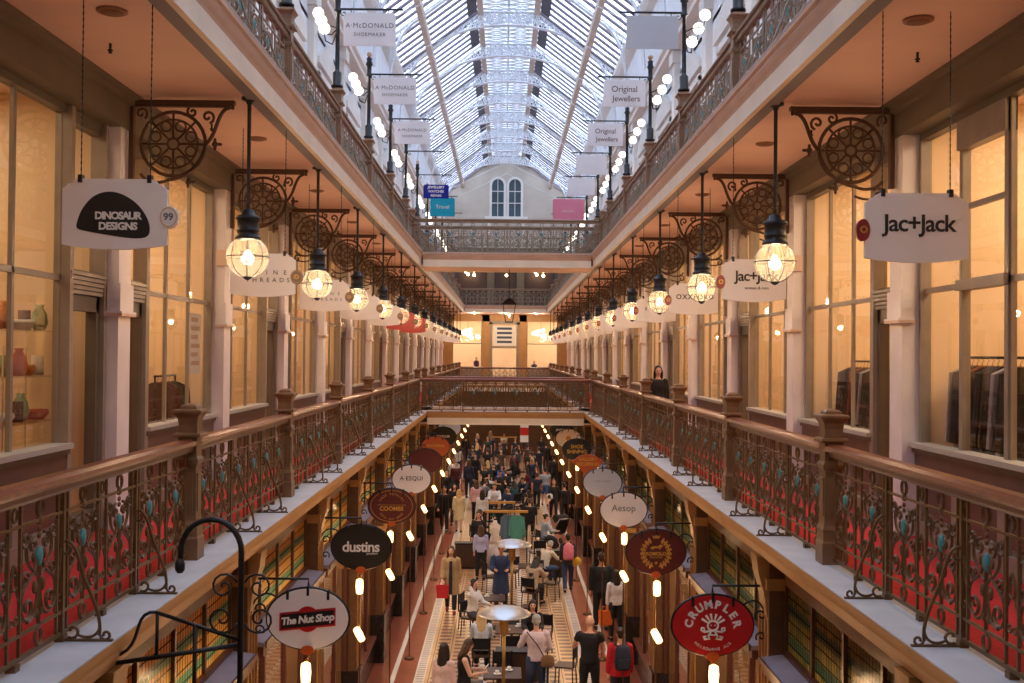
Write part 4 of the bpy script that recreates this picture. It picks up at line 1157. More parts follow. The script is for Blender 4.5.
# ---------------------------------------------------------------- lamp standards and banners, second gallery
def make_standard():
    r = thing('lamp_standard', 'x', 'lamp post', (0, 0, -50))
    p = MB().lathe([(0.10,0),(0.10,0.03),(0.07,0.05),(0.075,0.25),(0.05,0.27),(0.038,0.30),(0.032,1.25),(0.06,1.27),(0.065,1.31),(0.045,1.33),(0.05,1.50),(0.075,1.53),(0.05,1.60),(0.06,1.66),(0.03,1.68)], 10)
    p.build('pole', M['blackgreen'], r)
    MB().ell((0,0,1.74), 0.055, 0.055, 0.06, 10, 6).build('finial', M['pinkmould'], r)
    a = MB(); a.box(-1.08, 0.0, -0.012, 0.012, 1.315, 1.345)
    a.tube(spiral((-0.10, 1.26), 0.01, 0.05, 0, 2*PI, 10, lambda u, v: (u, 0, v)), 0.008, 4)
    a.ell((-1.09, 0, 1.33), 0.02, 0.02, 0.02, 6, 4)
    a.build('banner_arm', M['blackgreen'], r)
    for (gx, gy, gz) in ((0.26, 0.10, 1.10), (0.34, -0.06, 1.28), (0.18, 0.26, 0.92)):
        t = MB(); t.tube([(0,0,1.0), (gx*0.4, gy*0.4, gz-0.22), (gx*0.9, gy*0.9, gz-0.2), (gx, gy, gz-0.09)], 0.012, 5)
        ar = t.build('lamp_arm', M['blackgreen'], r)
        MB().ell((gx, gy, gz), 0.095, 0.095, 0.095, 12, 8).build('lamp_globe', M['bulb_white'], ar)
    return r
def banner(s, x, y, z, label, paint, texts, w=0.86, h=0.56, ink='inkgrey'):
    r = thing('hanging_banner', label, 'banner', (x, y, z), 0, 'banners of the upper gallery')
    k = 0.03; a, b = w/2, h/2
    MB().prism([(-a,-b),(a,-b),(a,b-k),(a-k,b-k),(a-k,b),(-a+k,b),(-a+k,b-k),(-a,b-k)], XZ, -0.012, 0.012).build('panel', paint, r)
    hk = MB()
    for q in (-1, 1): hk.tube([(q*a*0.72, 0, b-0.01), (q*a*0.72, 0, b+0.06)], 0.008, 4)
    hk.build('hanger', M['blackgreen'], r)
    if texts:
        lt = MB()
        for (tx, px, pz, sz, sp, bo) in texts: put_text(lt, tx, px, pz, -0.0145, sz, 0, sp, bo)
        lt.build('lettering', M[ink], r)
    return r
std = None
BAN = {(-1,2): ('large white banner with a two-line shoemaker name beneath a black arm', 'signwhite', [('A·McDONALD', 0, 0.06, 0.115, 1.15, 0), ('SHOEMAKER', 0, -0.09, 0.085, 1.15, 0)], 'inkgrey'),
       (-1,3): ('second white banner with the same shoemaker name, lower down', 'signwhite', [('A·McDONALD', 0, 0.06, 0.115, 1.15, 0), ('SHOEMAKER', 0, -0.09, 0.085, 1.15, 0)], 'inkgrey'),
       (-1,4): ('white banner with faded lettering behind the two shoemaker banners', 'signwhite', [('A·McDONALD', 0, 0.06, 0.10, 1.15, 0), ('SHOEMAKER', 0, -0.09, 0.08, 1.15, 0)], 'inkgrey'),
       (1,2): ('blank grey white banner hanging from the upper gallery pole', 'signgrey', [], 'inkgrey'),
       (1,3): ('white banner with two lines of serif lettering for a jeweller', 'signwhite', [('Original', 0, 0.08, 0.18, 0.95, 0), ('Jewellers', 0.04, -0.12, 0.17, 0.95, 0)], 'inset'),
       (1,4): ('white banner with jeweller lettering, second of the jeweller pair', 'signwhite', [('Original', 0, 0.08, 0.17, 0.95, 0), ('Jewellers', 0.04, -0.12, 0.16, 0.95, 0)], 'inset'),
       (1,5): ('bright white banner lit by globes beyond the jeweller pair', 'signwhite', [], 'inkgrey'),
       (1,6): ('plain white banner above the pink one', 'signwhite', [], 'inkgrey'),
       (1,7): ('pink banner near the far gable', 'pinkban', [('GALLERY', 0, 0.0, 0.12, 1.0, 0)], 'inkwhite'),
       (-1,6.5): ('royal blue banner with white lettering near the far gable', 'blueban', [('JEWELLERY', 0, 0.14, 0.11, 1.0, 0.003), ('WATCHES', 0, 0.0, 0.11, 1.0, 0.003), ('REPAIRS', 0, -0.14, 0.10, 1.0, 0.003)], 'inkwhite'),
       (-1,7): ('turquoise banner with pale script below the blue banner', 'tealban', [('Travel', 0, 0.0, 0.2, 1.0, 0)], 'inkwhite')}
UP = []
for s in (-1, 1):
    for k in range(1, 13):
        y = POST0 + D*k if k < 6 else YU2+0.1 + (YEND-YU2-0.1)/7*(k-6+0.0)
        loc = (s*XR2, y, L2+1.398); rz = 0 if s > 0 else PI
        lab = 'black lamp post with white globes on the upper %s newel, %s along' % (SIDE[s], ORD[k-1])
        if std is None: std = make_standard(); std.location = loc; std.rotation_euler = (0,0,rz); std['label'] = lab; o = std
        else: o = dup(std, loc, rz, lab)
        o['group'] = 'lamp posts of the upper gallery'; UP.append((s*(XR2+0.3), y, L2+2.6))
        if (s, k) in BAN:
            lb, pt, tx, ink = BAN[(s, k)]
            w, h = {'tealban': (0.9, 0.68), 'pinkban': (1.15, 0.9)}.get(pt, (0.88, 0.56))
            banner(s, s*(XR2-0.10-w/2), y, L2+1.398+1.33-0.06-h/2, lb, M['banwhite' if pt == 'signwhite' else pt], tx, w, h, ink)
lb, pt, tx, ink = BAN[(-1, 6.5)]
banner(-1, -2.38, 34.9, L2+2.668-0.11-0.23, lb, M[pt], tx, 0.84, 0.46, ink)
# far hanging lantern under the upper bridge
r = thing('square_lantern', 'black square lantern with clear panes hanging under the upper bridge', 'lantern', (0.08, YU1+0.9, E), 0)
f = MB()
for sx in (-1, 1):
    for sy in (-1, 1): f.tube([(sx*0.20, sy*0.20, 1.60), (sx*0.11, sy*0.11, 1.05)], 0.012, 4)
f.sq([(0.12,1.02),(0.13,1.05),(0.11,1.06)]); f.sq([(0.215,1.58),(0.225,1.61),(0.20,1.63),(0.14,1.70),(0.05,1.78),(0.02,1.80)])
f.tube([(0,0,1.78), (0,0,2.69)], 0.012, 6)
f.build('frame', M['black'], r)
MB().lathe([(0.15,1.07),(0.275,1.57)], 4, (0,0,0), 0, False, PI/4).build('pane', M['glass'], r)
MB().ell((0,0,1.25), 0.03, 0.03, 0.06, 8, 6).build('bulb', M['bulb'], r)
# ---------------------------------------------------------------- ground floor shopfronts
def leadlight(name, cols, seed):
    m, N, K = newmat(name)
    out = N.new('ShaderNodeOutputMaterial'); tc = N.new('ShaderNodeTexCoord'); mp = N.new('ShaderNodeMapping')
    sp = N.new('ShaderNodeSeparateXYZ'); cb = N.new('ShaderNodeCombineXYZ')
    K.new(tc.outputs['Object'], sp.inputs[0]); K.new(sp.outputs['Y'], cb.inputs['X']); K.new(sp.outputs['Z'], cb.inputs['Y'])
    mp.inputs['Location'].default_value = (seed, seed*0.7, 0); K.new(cb.outputs[0], mp.inputs['Vector'])
    br = N.new('ShaderNodeTexBrick'); br.offset = 0.0; br.inputs['Scale'].default_value = 1.0
    br.inputs['Brick Width'].default_value = 0.075; br.inputs['Row Height'].default_value = 0.12
    br.inputs['Mortar Size'].default_value = 0.006; br.inputs['Color1'].default_value = lin(cols[0]); br.inputs['Color2'].default_value = lin(cols[1]); br.inputs['Mortar'].default_value = (0.01,0.01,0.01,1)
    K.new(mp.outputs[0], br.inputs['Vector'])
    b2 = N.new('ShaderNodeMath'); b2.operation = 'FRACT'
    dv = N.new('ShaderNodeMath'); dv.operation = 'DIVIDE'; dv.inputs[1].default_value = 0.32; K.new(sp.outputs['Z'], dv.inputs[0]); K.new(dv.outputs[0], b2.inputs[0])
    gt = N.new('ShaderNodeMath'); gt.operation = 'LESS_THAN'; gt.inputs[1].default_value = 0.34; K.new(b2.outputs[0], gt.inputs[0])
    g2 = N.new('ShaderNodeMath'); g2.operation = 'MULTIPLY'; K.new(gt.outputs[0], g2.inputs[0])
    iv = N.new('ShaderNodeMath'); iv.operation = 'SUBTRACT'; iv.inputs[0].default_value = 1.0; K.new(br.outputs['Fac'], iv.inputs[1]); K.new(iv.outputs[0], g2.inputs[1])
    mx = N.new('ShaderNodeMix'); mx.data_type = 'RGBA'; mx.inputs[7].default_value = lin(cols[2])
    K.new(g2.outputs[0], mx.inputs[0]); K.new(br.outputs['Color'], mx.inputs[6])
    tr = N.new('ShaderNodeBsdfTranslucent'); gl = N.new('ShaderNodeBsdfPrincipled'); gl.inputs['Roughness'].default_value = 0.15
    K.new(mx.outputs[2], tr.inputs['Color']); K.new(mx.outputs[2], gl.inputs['Base Color'])
    ms = N.new('ShaderNodeMixShader'); ms.inputs['Fac'].default_value = 0.15
    K.new(tr.outputs[0], ms.inputs[1]); K.new(gl.outputs[0], ms.inputs[2]); K.new(ms.outputs[0], out.inputs['Surface'])
    return m
LL = [leadlight('amber_leadlight', ((250,222,164),(238,196,128),(172,200,168)), 0.3), leadlight('green_leadlight', ((186,166,112),(140,140,104),(118,134,112)), 1.7)]
def ground_bay(s):
    W = D-0.40; f, l, sh, g, rs = MB(), MB(), MB(), MB(), MB()
    zt0, zt1 = E-3.05, E-2.36
    n = 4
    f.box(s*2.86, s*2.94, 0, W, zt1, E-2.07, 0); f.box(s*2.84, s*2.94, 0, W, zt0-0.04, zt0+0.02, 1)
    for q in range(n+1):
        y = W*q/n; f.box(s*2.86, s*2.93, max(0, y-0.025), min(W, y+0.025), zt0, zt1, 0)
    l.box(s*2.895, s*2.905, 0.02, W-0.02, zt0+0.02, zt1)
    sh.prism([(2.60, zt0-0.10), (2.92, zt0-0.10), (2.92, zt0-0.02), (2.62, zt0-0.055)], lambda u, v, d: (s*u, d, v), 0, W)
    e = MB().box(s*2.585, s*2.60, 0, W, zt0-0.11, zt0-0.045)
    rs.box(s*2.86, s*2.98, 0, W, 0, 0.55, 0); rs.box(s*2.82, s*2.98, 0, W, 0.55, 0.60, 1)
    f.box(s*2.62, s*2.94, 0, W, zt0-0.20, zt0-0.10, 1)
    for q in range(4):
        y = W*q/3; f.box(s*2.88, s*2.95, max(0, y-0.035), min(W, y+0.035), 0.6, zt0-0.1, 1)
    g.box(s*2.91, s*2.916, 0.02, W-0.02, 0.6, zt0-0.1)
    return [f.data('window_frame', [M['pier'], M['redwood']]), sh.data('shelf', [M['shelf']]), e.data('shelf_edge', [M['redwood']]), g.data('window_glass', [M['glass']]), rs.data('stall_riser', [M['pierblack'], M['redwood']])], [l.data('leadlight', [q]) for q in LL]
pm_ = MB()
pm_.box(2.66, 2.97, -0.24, 0.24, 0, 1.05, 2); pm_.box(2.70, 2.96, -0.20, 0.20, 1.05, E-2.07, 0)
for q in (-0.2, -0.07, 0.06, 0.19): pm_.box(2.685, 2.70, q-0.012, q+0.012, 1.1, E-2.7, 1)
pm_.box(2.66, 2.97, -0.23, 0.23, 2.9, 3.0, 1); pm_.box(2.67, 2.97, -0.22, 0.22, E-2.42, E-2.30, 1)
pm_.prism([(2.58, E-2.08), (2.96, E-2.08), (2.96, E-2.75), (2.70, E-2.75), (2.66, E-2.45), (2.60, E-2.25)], lambda u, v, d: (u, d, v), -0.13, 0.13, 1)
pier_me = pm_.data('pier', [M['pier'], M['piergold'], M['pierblack']])
for s in (-1, 1):
    parts, lls = ground_bay(s)
    for i in range(0, 15):
        y = COL0 + D*(i-1)
        o = obj('pillar', pier_me); o.location = (0, y, 0); o.rotation_euler = (0, 0, 0 if s > 0 else PI); struct(o)
        w = obj('window_%d' % ((101 if s < 0 else 121)+i), parts[0]); w.location = (0, y+0.20, 0); struct(w)
        for p in parts[1:]: obj(p.name.split('.')[0], p, w)
        obj('leadlight', lls[0 if s < 0 else 1], w)
        struct(MB().box(s*3.0, s*6.4, y-0.05, y+0.05, 0, L1-0.3).build('wall_%s_ground_partition' % SIDE[s], M['groundwall']))
    struct(MB().box(s*6.4, s*6.5, -8, YWALL, 0, L1-0.3).build('wall_%s_ground' % SIDE[s], M['groundwall']))
    struct(MB().box(s*2.9, s*3.0, -8, COL0-D-0.2, 0, L1-0.3).build('wall_%s_ground_near' % SIDE[s], M['pier']))
# ---------------------------------------------------------------- oval signs on iron brackets
def ellipse(a, b, n=36): return [(a*math.cos(2*PI*q/n), b*math.sin(2*PI*q/n)) for q in range(n)]
def oval_sign(s, k, label, paint, draw=None, shape='oval', medal='orange', x=None):
    y = COL0 + D*k; X = (2.15 if s > 0 else 2.11) if x is None else x
    zc = E-2.83 if s > 0 else E-2.79
    r = thing('oval_sign', label, 'sign', (s*X, y, zc), 0, 'bracketed signs above the ground floor shops')
    a, b = 0.425, 0.315
    P = ellipse(a, b) if shape == 'oval' else [(-a, 0.05), (-a*0.75, 0.12), (-a*0.55, 0.20), (0, 0.25), (a*0.55, 0.20), (a*0.75, 0.12), (a, 0.05), (a*0.5, -0.14), (0, -0.33), (-a*0.5, -0.14)]
    MB().prism(P, XZ, -0.03, 0.03).build('board', M[paint], r)
    ir = MB()
    if shape == 'oval': ir.tube([(1.02*u, 0, 1.02*v) for u, v in P], 0.016, 5, 0, True)
    for q in (-0.5, 0, 0.5): ir.box(q*a-0.014, q*a+0.014, -0.037, 0.037, b*math.sqrt(1-q*q)-0.07, b*math.sqrt(1-q*q)+0.03)
    ir.build('rim', M['black'], r)
    br = MB(); e = s*(2.72-X)
    f = lambda u, v: (s*u, 0.0, v)
    br.tube([(0, 0, b+0.02), (0, 0, b+0.10), (e*1.0, 0, b+0.10)], 0.014, 5)
    br.tube([f(u, v) for u, v in bez((a*0.75, b*0.66), (a*1.1, 0.34), (abs(e)*1.0, 0.2), (abs(e), 0.0), 8)], 0.011, 5)
    br.tube(spiral((a+0.09, 0.10), 0.01, 0.07, PI, 3.2*PI, 12, f), 0.010, 5)
    br.tube(spiral((a+0.09, -0.12), 0.01, 0.06, PI, 3.2*PI, 12, f), 0.010, 5)
    br.tube([f(abs(e), 0.2), f(abs(e), -0.25)], 0.013, 5)
    br.build('bracket', M['black'], r)
    md = MB(); md.prism([(u, v-b-0.01) for u, v in ellipse(0.07, 0.05, 18)], XZ, -0.04, 0.04); md.build('medallion', M[medal], r)
    if draw: draw(r)
    return r
def letters(r, items, ink, y=-0.033):
    t = MB()
    for it in items:
        put_text(t, it[0], it[1], it[2], y, it[3], 0, it[4] if len(it) > 4 else 1.0, it[5] if len(it) > 5 else 0.0, it[6] if len(it) > 6 else 0.0, it[7] if len(it) > 7 else 0.0)
    t.build('lettering', M[ink], r)
def d_nut(r):
    rot = -0.10
    b = MB()
    b.prism(ellipse(0.125, 0.135, 24), XZ, -0.034, -0.03, 0); b.build('roundel', M['signred'], r)
    q = MB(); c, s_ = math.cos(0.10), math.sin(0.10)
    def pl(w, h): return [(u*c - v*s_*0.0, v + u*s_) for u, v in ((-w,-h),(w,-h),(w,h),(-w,h))]
    q.prism(pl(0.295, 0.095), XZ, -0.038, -0.034, 0); q.prism(pl(0.275, 0.075), XZ, -0.041, -0.038, 1)
    q.build('name_plate', [M['signred'], M['signblack']], r)
    letters(r, [('The Nut Shop', 0, 0.0, 0.105, 0.92, 0.004, rot, 0.2)], 'inkwhite', -0.044)
def d_dust(r): letters(r, [('dustins', 0.0, 0.0, 0.21, 0.92, 0.004), ('jewellers', 0.16, -0.09, 0.045, 1.0)], 'inkwhite')
def d_coombs(r):
    t = MB(); arc_text(t, 'SHOE REPAIRS', 0, -0.02, 0.24, PI*0.83, PI*0.17, -0.033, 0.055); put_text(t, 'COOMBS', 0, -0.05, -0.033, 0.105, 0, 1.0, 0.003)
    arc_text(t, 'KEYS CUT HERE', 0, 0.0, 0.24, PI*1.2, PI*1.8, -0.033, 0.05, 0, 0, True)
    t.build('lettering', M['gold'], r)
    g = MB(); g.tube([(0.90*u, -0.032, 0.90*v) for u, v in ellipse(0.425, 0.315)], 0.004, 4, 0, True); g.tube([(-0.26,-0.032,0.02),(0.26,-0.032,0.02)], 0.003, 4); g.build('gilt_line', M['gold'], r)
def d_esqui(r): letters(r, [('A·ESQUI', 0, 0.02, 0.13, 1.1, 0.001), ], 'ink')
def d_crump(r):
    t = MB()
    arc_text(t, 'CRUMPLER', 0, -0.035, 0.255, PI*0.93, PI*0.07, -0.033, 0.115, 0, 0.005)
    arc_text(t, 'MELBOURNE AUS', 0, 0.03, 0.28, PI*1.28, PI*1.72, -0.033, 0.042, 0, 0, True)
    t.build('lettering', M['signwhite'], r)
    g = MB(); Y = -0.035
    g.tube([(0.055*math.cos(q*PI/8), Y, 0.0+0.05*math.sin(q*PI/8)) for q in range(16)], 0.011, 5, 0, True)
    for a in (0.5, 0.9, 1.3, 1.75, 2.15, 2.6):
        g.tube([(0.05*math.cos(a), Y, 0.045*math.sin(a)), (0.125*math.cos(a)*1.1, Y, 0.115*math.sin(a)+0.012)], [0.008, 0.014], 5)
    for q in (-1, 1):
        g.tube([(q*0.03, Y, -0.055), (q*0.09, Y, -0.065), (q*0.125, Y, -0.045), (q*0.12, Y, -0.02), (q*0.095, Y, -0.025), (q*0.09, Y, -0.05)], 0.011, 5)
        g.tube([(q*0.02, Y, -0.06), (q*0.05, Y, -0.11), (q*0.03, Y, -0.135), (q*0.09, Y, -0.14), (q*0.10, Y, -0.12), (q*0.07, Y, -0.11)], 0.012, 5)
        g.ell((q*0.02, Y, 0.005), 0.008, 0.006, 0.008, 6, 4)
    g.tube([(-0.03, Y, -0.055), (0.03, Y, -0.055), (0.025, Y, -0.095), (-0.025, Y, -0.095)], 0.010, 5, 0, True)
    g.build('emblem', M['signwhite'], r)
def d_romolo(r):
    t = MB(); put_text(t, 'ROMOLO', 0, -0.025, -0.033, 0.068, 0, 1.0, 0.003); put_text(t, 'FINE SHOES', 0, -0.075, -0.033, 0.035); t.build('lettering', M['gold'], r)
    g = MB(); Y = -0.034
    for s in (-1, 1):
        g.tube([(s*0.19*math.cos(a), Y, 0.20*math.sin(a)-0.01) for a in [-1.35+2.5*q/14 for q in range(15)]], 0.012, 5)
        for q in range(9):
            a = -1.2+2.2*q/8
            for e in (0.165, 0.215): g.ell((s*e*math.cos(a+0.05), Y, (e+0.01)*math.sin(a+0.05)-0.01), 0.016, 0.004, 0.022, 6, 4)
    # crown, walking beast and star
    g.prism([(-0.045,0.20),(0.045,0.20),(0.055,0.245),(0.025,0.222),(0,0.255),(-0.025,0.222),(-0.055,0.245)], XZ, -0.036, -0.03)
    g.prism([(-0.09,0.045),(-0.075,0.075),(-0.03,0.085),(0.03,0.085),(0.06,0.11),(0.09,0.10),(0.095,0.08),(0.07,0.07),(0.06,0.04),(0.05,0.04),(0.045,0.06),(-0.035,0.055),(-0.045,0.035),(-0.06,0.035),(-0.055,0.055)], XZ, -0.036, -0.03)
    g.prism([(0.03*(1 if q % 2 == 0 else 0.45)*math.sin(q*PI/5), -0.155+0.03*(1 if q % 2 == 0 else 0.45)*math.cos(q*PI/5)) for q in range(10)], XZ, -0.036, -0.03)
    g.build('emblem', M['gold'], r)
def d_aesop(r): letters(r, [('Aesop', 0.0, 0.03, 0.17, 1.02)], 'inkgrey')
def d_line(r): letters(r, [('CERTIFIED', 0.0, 0.03, 0.055, 1.5)], 'inkgrey')
def d_gallery(r): letters(r, [('GALLERY', 0, 0.11, 0.12, 1.0, 0.003), ('SHOPPING', 0, -0.02, 0.13, 1.0, 0.003)], 'gold')
def d_shoe(r): letters(r, [('SHOE', 0, 0.08, 0.15, 1.0, 0.003), ('SHINING', 0, -0.07, 0.15, 1.0, 0.003)], 'gold')
def d_gold(r): letters(r, [('SHOPPING', 0, 0.03, 0.11, 1.0, 0.003)], 'gold')
def d_blk(r): letters(r, [('JEWELLER', 0, 0.0, 0.10, 1.0, 0.003)], 'inkwhite')
oval_sign(-1, 0, 'cream oval sign with a black and red slanted name plate', 'signwhite', d_nut)
oval_sign(-1, 1, 'black oval sign with rounded white lower-case letters', 'signblack', d_dust)
oval_sign(-1, 2, 'maroon oval sign with gilt capitals and gilt border', 'maroon', d_coombs)
oval_sign(-1, 3, 'white oval sign with dark serif capitals', 'signwhite', d_esqui)
oval_sign(-1, 4, 'plain dark red oval sign behind the white capitals sign', 'maroon', None)
oval_sign(-1, 5, 'rust orange oval sign with gold capitals', 'orange', d_gold)
oval_sign(-1, 6, 'black oval sign far down the row with white capitals', 'signblack', d_blk)
oval_sign(-1, 7, 'blank pale oval sign under the bridge', 'signgrey', None)
oval_sign(1, 0, 'bright red oval sign with white arched letters and a stick figure', 'signred', d_crump)
oval_sign(1, 1, 'dark maroon oval sign with a gold laurel wreath', 'maroon', d_romolo, medal='orange')
oval_sign(1, 2, 'cream oval sign with five thin grey letters', 'signwhite', d_aesop)
oval_sign(1, 3, 'pale grey oval sign with one faint line of lettering', 'signgrey', d_line)
oval_sign(1, 4, 'orange pointed sign with gold capitals', 'orange', d_gallery, 'point')
oval_sign(1, 5, 'black oval sign with gold capitals behind the orange pointed one', 'signblack', d_shoe)
oval_sign(1, 6, 'pinkish white oval sign with a gold spot', 'signwhite', lambda r: MB().prism(ellipse(0.09, 0.09, 20), XZ, -0.034, -0.03).build('gold_spot', M['gold'], r))
oval_sign(1, 7, 'black sign under the bridge with white lower edge', 'signblack', d_blk)
# ---------------------------------------------------------------- lantern poles beside the piers
lp = None
for s in (-1, 1):
    for k in range(0, 13):
        X = 2.17 if s > 0 else 2.13
        loc = (s*X, COL0 + D*k + 0.10, 0); lab = 'slim copper pole with two glowing lanterns by the %s ground shops, %s along' % (SIDE[s], ORD[k])
        if lp is None:
            lp = thing('lantern_pole', lab, 'lamp', loc); o = lp
            MB().lathe([(0.11,0),(0.11,0.03),(0.03,0.06),(0.013,0.10),(0.013,E-3.24),(0.03,E-3.23),(0.005,E-3.20)], 10).build('pole', M['copper'], lp)
            for zc, tilt in ((E-3.36, 0.0), (E-4.05, 0.5)):
                a = MB(); a.tube([(0,0,zc+0.05), (0,-0.06,zc+0.10), (0,-0.09,zc+0.13)], 0.008, 5); ar = a.build('lantern_arm', M['brass'], lp)
                g = MB().lathe([(0.018,-0.115),(0.048,-0.10),(0.056,0.0),(0.050,0.09),(0.02,0.11)], 10).build('lantern_glass', M['lantern_glow'], lp)
                g.location = (0, -0.09, zc); g.rotation_euler = (0, -tilt, 0)
        else: o = dup(lp, loc, 0, lab)
        o['group'] = 'lantern poles along the arcade'
        GLAMPS.append((s*(X-0.16), loc[1]-0.15, E-3.4)); 
        if k < 8: GLAMPS.append((s*(X-0.16), loc[1]-0.15, E-4.05))
# ---------------------------------------------------------------- black iron bracket close by
r = thing('iron_sign_bracket', 'large black wrought iron bracket with a hooked top, fixed to the near cornice', 'bracket', (-1.80, 6.98, E))
q = MB(); q.tube([(0,0,-2.75), (0,0,-1.32)] + [(-0.20+0.20*math.cos(a), 0, -1.32+0.215*math.sin(a)) for a in [PI*i/14 for i in range(1, 15)]] + [(-0.405,0,-1.42)], 0.020, 8)
q.lathe([(0.018,-1.46),(0.032,-1.44),(0.034,-1.40),(0.02,-1.36)], 8, (-0.405,0,0)); q.build('hooked_post', M['black'], r)
q = MB(); q.tube([(0,0,-1.93), (-0.90,0,-2.07)], 0.016, 6); q.tube([(0,0,-1.90), (-0.56,0,-1.72), (-0.90,0,-1.60)][:2], 0.013, 6); q.tube([(-0.30,0,-1.80), (-0.30,0,-2.5)], 0.014, 6); q.tube([(-0.55,0,-1.72), (-0.55,0,-2.03)], 0.012, 6); q.tube([(-0.88,0,-1.9), (-0.88,0,-2.15)], 0.02, 6)
q.build('stay_bar', M['black'], r)
q = MB(); f = lambda u, v: (u, 0, v)
for sx in (-1, 1):
    q.tube(spiral((sx*0.115, -1.55), 0.012, 0.095, 0 if sx > 0 else PI, (2.9 if sx > 0 else -1.9)*PI, 18, f), 0.008, 5); q.tube(spiral((sx*0.125, -1.76), 0.012, 0.105, 0 if sx > 0 else PI, (-2.9 if sx > 0 else 3.9)*PI, 18, f), 0.008, 5)
q.tube([f(u, v) for u, v in bez((-0.55,-1.72), (-0.75,-1.70), (-0.60,-1.98), (-0.86,-2.02), 10)], 0.012, 5)
q.build('scroll', M['black'], r)
# ---------------------------------------------------------------- cafe furniture
def make_chair():
    r = thing('cafe_chair', 'x', 'chair', (0,0,-50))
    MB().box(-0.20,0.20,-0.20,0.20,0.44,0.475).build('seat', M['cafe_wood'], r)
    b = MB(); b.box(-0.19,0.19,-0.205,-0.18,0.62,0.86); b.box(-0.20,-0.17,-0.21,-0.18,0.475,0.88); b.box(0.17,0.20,-0.21,-0.18,0.475,0.88); b.build('backrest', M['black'], r)
    for sx in (-1,1):
        for sy in (-1,1): MB().tube([(sx*0.17,sy*0.17,0.45),(sx*0.19,sy*0.19,0.0)], 0.014, 6).build('leg', M['black'], r)
    return r
def make_table():
    r = thing('cafe_table', 'x', 'table', (0,0,-50))
    MB().box(-0.36,0.36,-0.36,0.36,0.72,0.75).build('tabletop', M['cafe_wood'], r)
    MB().lathe([(0.03,0.02),(0.03,0.72)], 10).build('column', M['black'], r)
    MB().lathe([(0.24,0),(0.24,0.015),(0.05,0.035),(0.03,0.05)], 14).build('base', M['black'], r)
    return r
CH = TB = None
TPOS = [(-0.05,20.1,'by the silver-topped heater'),(0.15,23.3,'between the blonde woman and the grey-haired man'),(-0.35,26.3,'in front of the man in navy'),(0.75,30.3,'beside the display stand'),(0.1,36.5,'behind the display stand'),(-0.6,43.0,'next to the man in white'),(0.7,42.5,'in the middle of the crowd'),(-0.4,47.2,'farther along the cafe strip'),(0.6,49.5,'far along the cafe strip'),(0.0,54.0,'almost beneath the bridge')]
for x, y, w in TPOS:
    lab = 'square dark cafe table '+w
    if TB is None: TB = make_table(); TB.location = (x,y,0); TB['label'] = lab; o = TB
    else: o = dup(TB, (x,y,0), 0, lab)
    o['group'] = 'cafe tables'
def chair(x, y, rz, lab):
    global CH
    if CH is None: CH = make_chair(); CH.location = (x,y,0); CH.rotation_euler = (0,0,rz); CH['label'] = lab; o = CH
    else: o = dup(CH, (x,y,0), rz, lab)
    o['group'] = 'cafe chairs'; return o
for x, y, rz, w in [(0.62,20.2,PI/2,'empty dark cafe chair right of the heater pole'),(-0.05,20.95,PI,'empty dark cafe chair facing the camera past the first table'),
                    (0.62,26.6,PI/2,'dark cafe chair by the woman in beige'),(0.85,24.0,PI*0.9,'dark chair turned to the second table'),(-0.7,37.2,-PI/2,'dark chair behind the display stand'),(1.15,37.0,PI/2,'dark chair near the pushchair')]:
    chair(x, y, rz, w)
plate = None
for x, y, w in [(-0.15,20.0,'white saucer on the table by the heater'),(0.08,20.25,'second white saucer on the table by the heater'),(0.05,23.2,'white saucer on the second table'),(0.30,23.5,'white saucer at the far corner of the second table'),(-0.45,26.4,'white saucer before the man in navy'),(0.85,30.2,'white saucer beside the display stand')]:
    if plate is None:
        plate = thing('cup_and_saucer', w, 'cup', (x,y,0.75)); MB().lathe([(0.03,0),(0.07,0.012),(0.075,0.016),(0.03,0.008)], 14).build('saucer', M['white_cer'], plate)
        MB().lathe([(0.022,0.01),(0.035,0.03),(0.04,0.07),(0.036,0.07),(0.03,0.03),(0.01,0.018)], 12).build('cup', M['white_cer'], plate)
    else: dup(plate, (x,y,0.75), 0, w)
for x, y, lab in ((-0.03,19.1,'patio heater with a wide silver dish, the nearer one'), (0.17,26.0,'patio heater with a wide silver dish, the farther one')):
    r = thing('patio_heater', lab, 'heater', (x,y,0))
    MB().lathe([(0.24,0),(0.24,0.03),(0.20,0.06),(0.20,0.55),(0.16,0.60),(0.05,0.66)], 16).build('base', M['black'], r)
    MB().lathe([(0.032,0.62),(0.032,1.75)], 10).build('pole', M['brass'], r)
    MB().lathe([(0.04,1.72),(0.085,1.76),(0.085,1.98),(0.10,2.0),(0.10,2.06),(0.03,2.12)], 14).build('burner', M['brass'], r)
    MB().lathe([(0.49,2.11),(0.485,2.125),(0.40,2.17),(0.28,2.215),(0.14,2.245),(0.03,2.25),(0.01,2.26)], 28).build('reflector', M['steel'], r)
